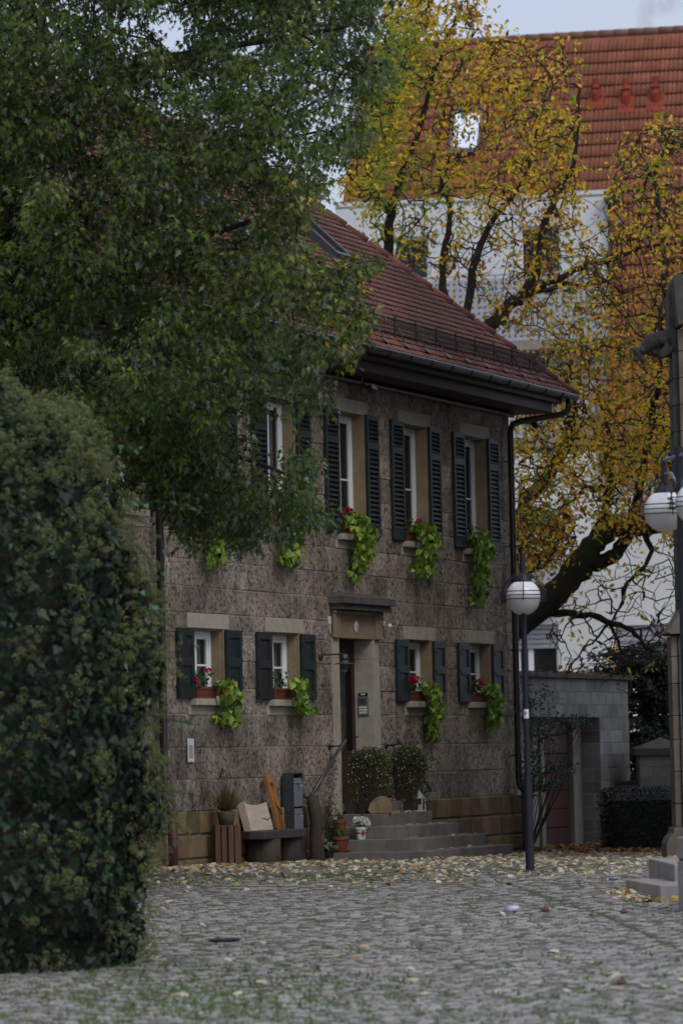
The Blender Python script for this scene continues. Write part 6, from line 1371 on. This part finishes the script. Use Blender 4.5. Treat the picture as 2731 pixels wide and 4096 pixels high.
hl = [(295, 45, 36, 32, .96), (395, 65, 50, 42, .95), (580, 95, 32, 22, .9), (565, 520, 50, 50, .4), (660, 560, 45, 50, .55), (535, 950, 32, 48, .75), (622, 1000, 36, 95, .78), (697, 1010, 26, 60, .85), (560, 860, 60, 30, .4), (660, 890, 40, 30, .5), (330, 20, 100, 30, .4)]
A = crown_pts(15500, poly, 37.6, 43.8, hl); cl = noise2(A[:, [0, 2]]+A[:, 1:2]*.6+40, .75, 31)*.6+noise2(A[:, [1, 2]]+30, .6, 32)*.4; A = A[cl > np.quantile(cl, .46)]; A = np.concatenate([A, crown_pts(650, [(230, 850), (470, 860), (500, 1000), (520, 1130), (600, 1160), (560, 1235), (400, 1200), (330, 1060), (240, 1000)], 39.4, 43)])
fr_ = np.concatenate([np.array([[x+rng.normal(0, 18), y+rng.normal(0, 14)] for _ in range(14)]) for x, y in ((840, 730), (800, 790), (720, 910), (700, 1060), (720, 1185), (650, 1212), (560, 1232), (770, 640), (830, 600), (690, 1130), (820, 310), (880, 160), (445, 1225))])
A = np.concatenate([A, np.array([atd(x, y, rng.uniform(39.5, 42.5)) for x, y in fr_])])
buf, par, wgt, paths, n0 = grow(limbs, A, .16, .10, .03)
twig_mesh('twigs', buf, wgt, paths, .0032, .42, M['twig'], mt_, .035)
LP = []; LT = []
for j, idx in paths:
    k = rng.poisson(15.5)+1; tb_ = unit(buf[idx[-1]]-buf[idx[-2]] if len(idx) > 1 else rdir(1)[0])
    for c in range(k):
        i = idx[rng.integers(max(0, len(idx)-3), len(idx))]; sd_ = rdir(1)[0]; LP.append(buf[i]+sd_*.07+rng.normal(0, .05, 3)-ZV*.02); LT.append(unit(sd_*.7+tb_*.5-ZV*.75))
LP = np.array(LP); LT = np.array(LT); n = len(LP); print('maple leaves', n)
ph = at(420, 0, 41)[0]; tipy = np.exp(-((LP[:, 0]-atd(830, 700, 41)[0])/.55)**2-((LP[:, 2]-atd(830, 690, 41)[2])/.75)**2)
rn = np.clip(rng.random(n)*.58+noise2(LP[:, [0, 2]]+LP[:, 1:2]*.5+20, .55, 8)*.34-.04+.10*np.clip((LP[:, 2]-6)/4, -1, 1)+tipy*rng.random(n)*1.1, 0, .985); k = rng.random(n) < .005; rn[k] = .97  # leaf tint darkens down the crown, canopy shade put into the colour
scatter('foliage', MAPLE, LP, frames(LT, rdir(n)*.75+ZV*.75-np.array([0, .35, 0])), rng.uniform(.048, .102, n), M['mleaf'], mt_, rnd=rn, parts=300, part_name='leaf')
# ------------------------------------------------------------------ ivy mass, lower left
M['ivy'] = leafmat('ivy_leaf', [(0, (.006, .016, .009)), (.6, (.011, .026, .012)), (.9, (.021, .042, .016)), (1, (.05, .08, .025))], .15, .5, sc=2, spec=.3)
M['umbel'] = leafmat('ivy_flower_umbel', [(0, (.11, .14, .045)), (1, (.20, .22, .08))], .2, .7)
M['ivynew'] = leafmat('young_ivy_leaf', [(0, (.05, .14, .07)), (1, (.10, .22, .09))], .3, .3)
prof = [(295, 2240), (315, 2120), (335, 1990), (345, 1850), (345, 1700), (338, 1500), (315, 1350), (285, 1250), (250, 1130), (206, 1030), (158, 950), (95, 902), (0, 878), (-150, 872)]
Yi = 30.5; pr = np.array([[atd(x, y, 29.3)[0], atd(x, y, 29.3)[2]] for x, y in prof]); Xc = -3.6; gI = float(G(29.3))
zi = pr[:, 1][:-1]; ri = pr[:, 0][:-1]-Xc-.10
o_ = np.argsort(zi); zi, ri = zi[o_], ri[o_]; ztopI = pr[-1, 1]
iv = Thing('ivy_mass', 'dense dark wall of flowering ivy with pale green umbels in the left foreground', 'ivy', (Xc, Yi, gI), 0)
def ivs(n, z0=None, z1=None):
    z = rng.uniform(gI, ztopI-.0, n) if z0 is None else rng.uniform(z0, z1, n); a = rng.uniform(-math.pi*1.02, math.pi*.25, n); r = np.interp(z, zi, ri)
    # rounded top
    bumpy = noise2(np.column_stack([a*1.5+20, z*1.6+5]), .42, 12)*.26-.10
    P = np.column_stack([Xc+(r+bumpy)*np.cos(a), Yi+(1.25+bumpy)*np.sin(a), z]); Nn = np.column_stack([np.cos(a), np.sin(a), np.full(n, .15)]); return P, unit(Nn)
def ivtop(n):
    a = rng.uniform(-math.pi, math.pi, n); rr = np.sqrt(rng.random(n)); r0 = np.interp(ztopI-.03, zi, ri); P = np.column_stack([Xc+(r0+.1)*rr*np.cos(a), Yi+1.25*rr*np.sin(a), ztopI+.06*rng.normal(size=n)]); return P, np.tile([0, 0, 1.], (n, 1))
m = MB(); prf = [(max(.05, r-.14), z-gI) for z, r in zip(zi, ri)]; m.lathe([(prf[0][0]*.97, -.02)]+prf+[(0, ztopI-gI-.1)], 40); me = m.mesh('added_ivy_backing', simple('dark_added_backing', (.012, .016, .008), (.02, .016, .01), bstr=1, bscale=6, bdist=.1)); me.transform(Matrix.Diagonal((1, .52, 1, 1))); link('added_ivy_backing', me, iv)  # solid dark core added behind the leaves to block the view through
P1, N1 = ivs(19000); P2, N2 = ivtop(1800); P1 = P1+N1*rng.uniform(-.12, .07, len(P1))[:, None]; P = np.concatenate([P1, P2]); N3 = np.concatenate([N1, N2]); n = len(P)
scatter('foliage', IVY, P, frames(unit(rdir(n)*.7-ZV*.9), unit(N3+rdir(n)*.55)), rng.uniform(.035, .088, n)*np.where(rng.random(n) < .1, 1.35, 1), M['ivy'], iv, parts=300, part_name='leaf')
# umbels: balls of short rays
def star():
    v = [(0, 0, 0)]; f = []
    r2 = np.random.default_rng(2); D = r2.normal(size=(20, 3)); D /= np.linalg.norm(D, axis=1)[:, None]
    for d in D:
        a = np.cross(d, [.3, .5, .8]); a /= np.linalg.norm(a); b = np.cross(d, a); c = len(v)
        for q in (a, -a*.5+b*.87, -a*.5-b*.87): v.append(tuple(d*.75+q*.20))
        v.append(tuple(d*1.0)); f += [[c, c+1, c+3], [c+1, c+2, c+3], [c+2, c, c+3]]
    return v, f
Pc_, Nc = ivs(620); w_ = np.clip((Pc_[:, 2]-gI)/(ztopI-gI), 0, 1); k = rng.random(620) < .36+.5*w_**1.5+.25*(Pc_[:, 0] > Xc+1.2); Pc_, Nc = Pc_[k], Nc[k]; Pq, Nq = ivtop(120); Pr, Nr = ivs(170, ztopI-.75, ztopI); Pc_ = np.concatenate([Pc_, Pq, Pr]); Nc = np.concatenate([Nc, Nq, Nr])
PU = []
for p, nn in zip(Pc_, Nc):
    kk = rng.integers(6, 15); PU.append(p+nn*.12+rng.normal(0, .062, (kk, 3)))
PU = np.concatenate(PU); n = len(PU); print('umbels', n); scatter('flower_umbels', star(), PU, frames(rdir(n), rdir(n)), rng.uniform(.026, .038, n), M['umbel'], iv)
# free shoots
def shoot(pts, nl, size, mat):
    q = smooth_pts([atd(p[0], p[1], p[2]+1.9) for p in pts], 2); m = MB(); m.tube(q, .004, 4); m.build('shoot', M['twig'], iv, world=True, smooth=True); qq = resample(q, .05); idx = rng.integers(len(qq)//5, len(qq), nl)
    P = qq[idx]+rng.normal(0, .012, (nl, 3)); tp = unit(rdir(nl)*.6-ZV*.4+np.array([.3, 0, 0])); scatter('leaf', IVY, P, frames(tp, rdir(nl)*.6+ZV*.9), rng.uniform(.03, .055, nl), mat, iv, parts=nl, part_name='leaf')
for pts, nl in ((((300, 1160, 27.2), (350, 1150, 27.1), (440, 1165, 27.0)), 14), (((310, 1190, 27.2), (360, 1215, 27.1), (400, 1310, 27.)), 9), (((250, 1020, 27.2), (290, 1010, 27.1), (325, 1035, 27.)), 8), (((330, 1360, 27.2), (360, 1420, 27.1), (400, 1440, 27.0), (455, 1490, 26.9)), 10), (((340, 1640, 27.2), (390, 1655, 27.1), (435, 1660, 27.0)), 7), (((300, 1240, 27.2), (345, 1285, 27.), (385, 1310, 27.)), 7), (((60, 1130, 27.1), (90, 1200, 27.0), (125, 1270, 26.95)), 10), (((0, 1190, 27.1), (25, 1260, 27.0), (50, 1370, 26.95)), 14), (((300, 1300, 27.2), (350, 1390, 27.), (380, 1450, 27.)), 9)): shoot(pts, nl, 1, M['ivynew'])
# ================================================================== FALLEN LEAVES
M['fallen'] = leafmat('fallen_leaf', [(0, (.52, .46, .32)), (.5, (.60, .55, .42)), (.72, (.50, .42, .26)), (.84, (.48, .33, .06)), (.94, (.28, .14, .05)), (1, (.14, .07, .04))], .25, .7, sc=2)
M['fallenbrown'] = leafmat('brown_fallen_leaf', [(0, (.22, .10, .035)), (.5, (.30, .14, .04)), (.8, (.16, .065, .03)), (1, (.42, .30, .14))], .2, .8, sc=2)
FL = fallen_leaf()
def drop(P2, zoff, size, mat, name, label, th=None, tilt=.35, rn=None, parent=None):
    n = len(P2); P = np.column_stack([P2[:, 0], P2[:, 1], G(P2[:, 1])+zoff]); a = rng.random(n)*6.283; tp = np.column_stack([np.cos(a), np.sin(a), rng.normal(0, tilt*.5, n)]); nr = np.column_stack([rng.normal(0, tilt, (n, 2)), np.where(rng.random(n) < .8, 1, .2)])
    o = scatter(name, FL, P, frames(tp, nr), size*rng.uniform(.6, 1.2, n), mat, rnd=rn); tag(o, label, 'leaves', None, 'stuff'); return o
def UW2(u, w): u = np.asarray(u); w = np.asarray(w); return u[:, None]*D_[:2]+(w-20)[:, None]*N_[:2]
n = 2300; u = rng.uniform(41.3, 47.6, n); w = .05+np.abs(rng.normal(0, .42, n)); a1 = UW2(u, w)
n = 900; u = rng.uniform(47.3, 51.4, n); w = 1.62+np.abs(rng.normal(0, .22, n)); a2 = UW2(u, w)
n = 500; u = rng.uniform(50.8, 56.4, n); w = .1+np.abs(rng.normal(0, .75, n)); a3 = UW2(u, w)
drop(np.concatenate([a1, a2, a3]), rng.uniform(.0, .035, len(a1)+len(a2)+len(a3)), .072, M['fallen'], 'fallen_leaves', 'thick drift of pale and yellow fallen leaves along the foot of the house', rn=np.clip(rng.random(3700)*.98, 0, .98))
n = 14000; Pf = np.column_stack([rng.uniform(-3.6, 4.6, n), rng.uniform(39.5, 57, n)]); wv = Pf@N_[:2]+20; pr_ = np.clip((Pf[:, 1]-39.5)/3.5, 0, 1)*.42*(.5+noise2(Pf, .8, 21)); Pf = Pf[(rng.random(n) < pr_) & (wv > .2) & ~((wv < 1.65) & (Pf@D_[:2] > 47.5) & (Pf@D_[:2] < 50.9))]
drop(Pf, .012, .070, M['fallen'], 'scattered_leaves', 'pale fallen leaves scattered over the paving between house and lamp post', rn=rng.random(len(Pf))*.86)
n = 2600; u = rng.uniform(56.2, 64, n); w = rng.uniform(-.9, 1.5, n)*rng.random(n)**.3; Pb_ = UW2(u, w); Pb2 = np.column_stack([rng.uniform(3.2, 5.2, 900), rng.normal(58.3, .6, 900)])
drop(np.concatenate([Pb_, Pb2]), rng.uniform(0, .05, 3500), .10, M['fallenbrown'], 'brown_leaf_drift', 'brown leaf drift in front of the garage door and hedge')
n = 420; t = rng.random(n); Ps = np.array([2.95, 36.7])+np.column_stack([t*2.0, -np.abs(rng.normal(0, .22, n))-.0]); k = rng.random(n) < .45; Ps[k] = np.array([2.9, 36.9])+np.column_stack([-.12*t[k]-np.abs(rng.normal(0, .12, k.sum())), t[k]*1.8])
drop(Ps, rng.uniform(0, .04, n), .08, M['fallen'], 'leaf_drift', 'orange and cream leaf drift at the foot of the church steps', rn=.35+.6*rng.random(n))
# leaves on the steps
LSP = []
for u0, u1, w1, z0, z1 in sp:
    for _ in range(30):
        uu = rng.uniform(u0+.05, u1-.05); ww = w1-rng.uniform(.03, .26); LSP.append(list((uu*D_+(ww-20)*N_)[:2])+[z1+.006])
LSP = np.array(LSP); n = len(LSP); a = rng.random(n)*6.28; o = scatter('leaves_on_steps', FL, LSP, frames(np.column_stack([np.cos(a), np.sin(a), np.zeros(n)]), np.column_stack([rng.normal(0, .3, (n, 2)), np.ones(n)])), rng.uniform(.04, .075, n), M['fallen']); tag(o, 'small dry leaves lying on the granite treads', 'leaves', None, 'stuff')
CP = []
for _ in range(260): uu = rng.uniform(ul, ur-.1); ww = GW+rng.uniform(-.45, .08); CP.append(list((uu*D_+(ww-20)*N_)[:2])+[zcapt+.01])
CP = np.array(CP); n = len(CP); a = rng.random(n)*6.28; o = scatter('leaves_on_cap', FL, CP, frames(np.column_stack([np.cos(a), np.sin(a), np.zeros(n)]), np.column_stack([rng.normal(0, .5, (n, 2)), np.ones(n)])), rng.uniform(.08, .13, n), M['fallenbrown']); tag(o, 'brown leaves lying along the garage cap slabs', 'leaves', None, 'stuff')
# single leaves on the open cobbles
fm = [np_mesh('fallen_leaf', np.array(FL[0]), [len(f) for f in FL[1]], np.concatenate(FL[1]), M['fallen'], np.full(len(FL[0]), k/10)) for k in range(10)]
q = np.column_stack([rng.uniform(330, 1560, 150), 2290-rng.random(150)**1.6*230])
for x, y in q[:120]:
    p = on_ground(x*1.7417, y*1.7417)
    if abs(p[0]) > 4: continue
    kk = int(min(9, rng.random()**1.4*10)); o = bpy.data.objects.new('fallen_leaf', fm[kk]); a = rng.random()*6.28; Mt = np.eye(4); Mt[:3, :3] = frames(np.array([[math.cos(a), math.sin(a), 0.]]), np.array([[rng.normal(0, .35), rng.normal(0, .35), 1]]))[0]*rng.uniform(.055, .095); Mt[:3, 3] = p+ZV*.008
    o.matrix_world = Matrix(Mt.tolist()); COL.objects.link(o); cn_ = ('pale cream', 'yellow', 'dark brown')[0 if kk < 7 else 1 if kk < 9 else 2]; tag(o, cn_+' single dry leaf lying on the open grey cobbles', 'leaf', cn_+' fallen leaves on the open cobbles')
# blurred twig hanging into the top right corner, near the camera
bt = Thing('overhanging_twig', 'blurred thin twig with a few brown leaves hanging in at the top right corner', 'twig', tuple(atd(1500, -260, 9.0)), 0)
m = MB(); m.tube([atd(1500, -260, 9), atd(1492, -60, 9), atd(1484, 5, 9)], .0016, 4); m.tube([atd(1492, -60, 9), atd(1540, -20, 9), atd(1552, 12, 9)], .0012, 4); m.build('stem', M['twig'], bt, world=True)
P = np.array([atd(*p, 9.0) for p in ((1482, 8), (1476, 22), (1486, 38), (1505, 12), (1528, 0), (1547, 8), (1478, 52))]); scatter('leaf', OVAL, P, frames(rdir(7)*.5-ZV, rdir(7)-np.array([0, 1., 0])), .020, leafmat('blurred_brown_leaf', [(0, (.10, .05, .05)), (1, (.16, .08, .06))], .3), bt, parts=7, part_name='leaf')
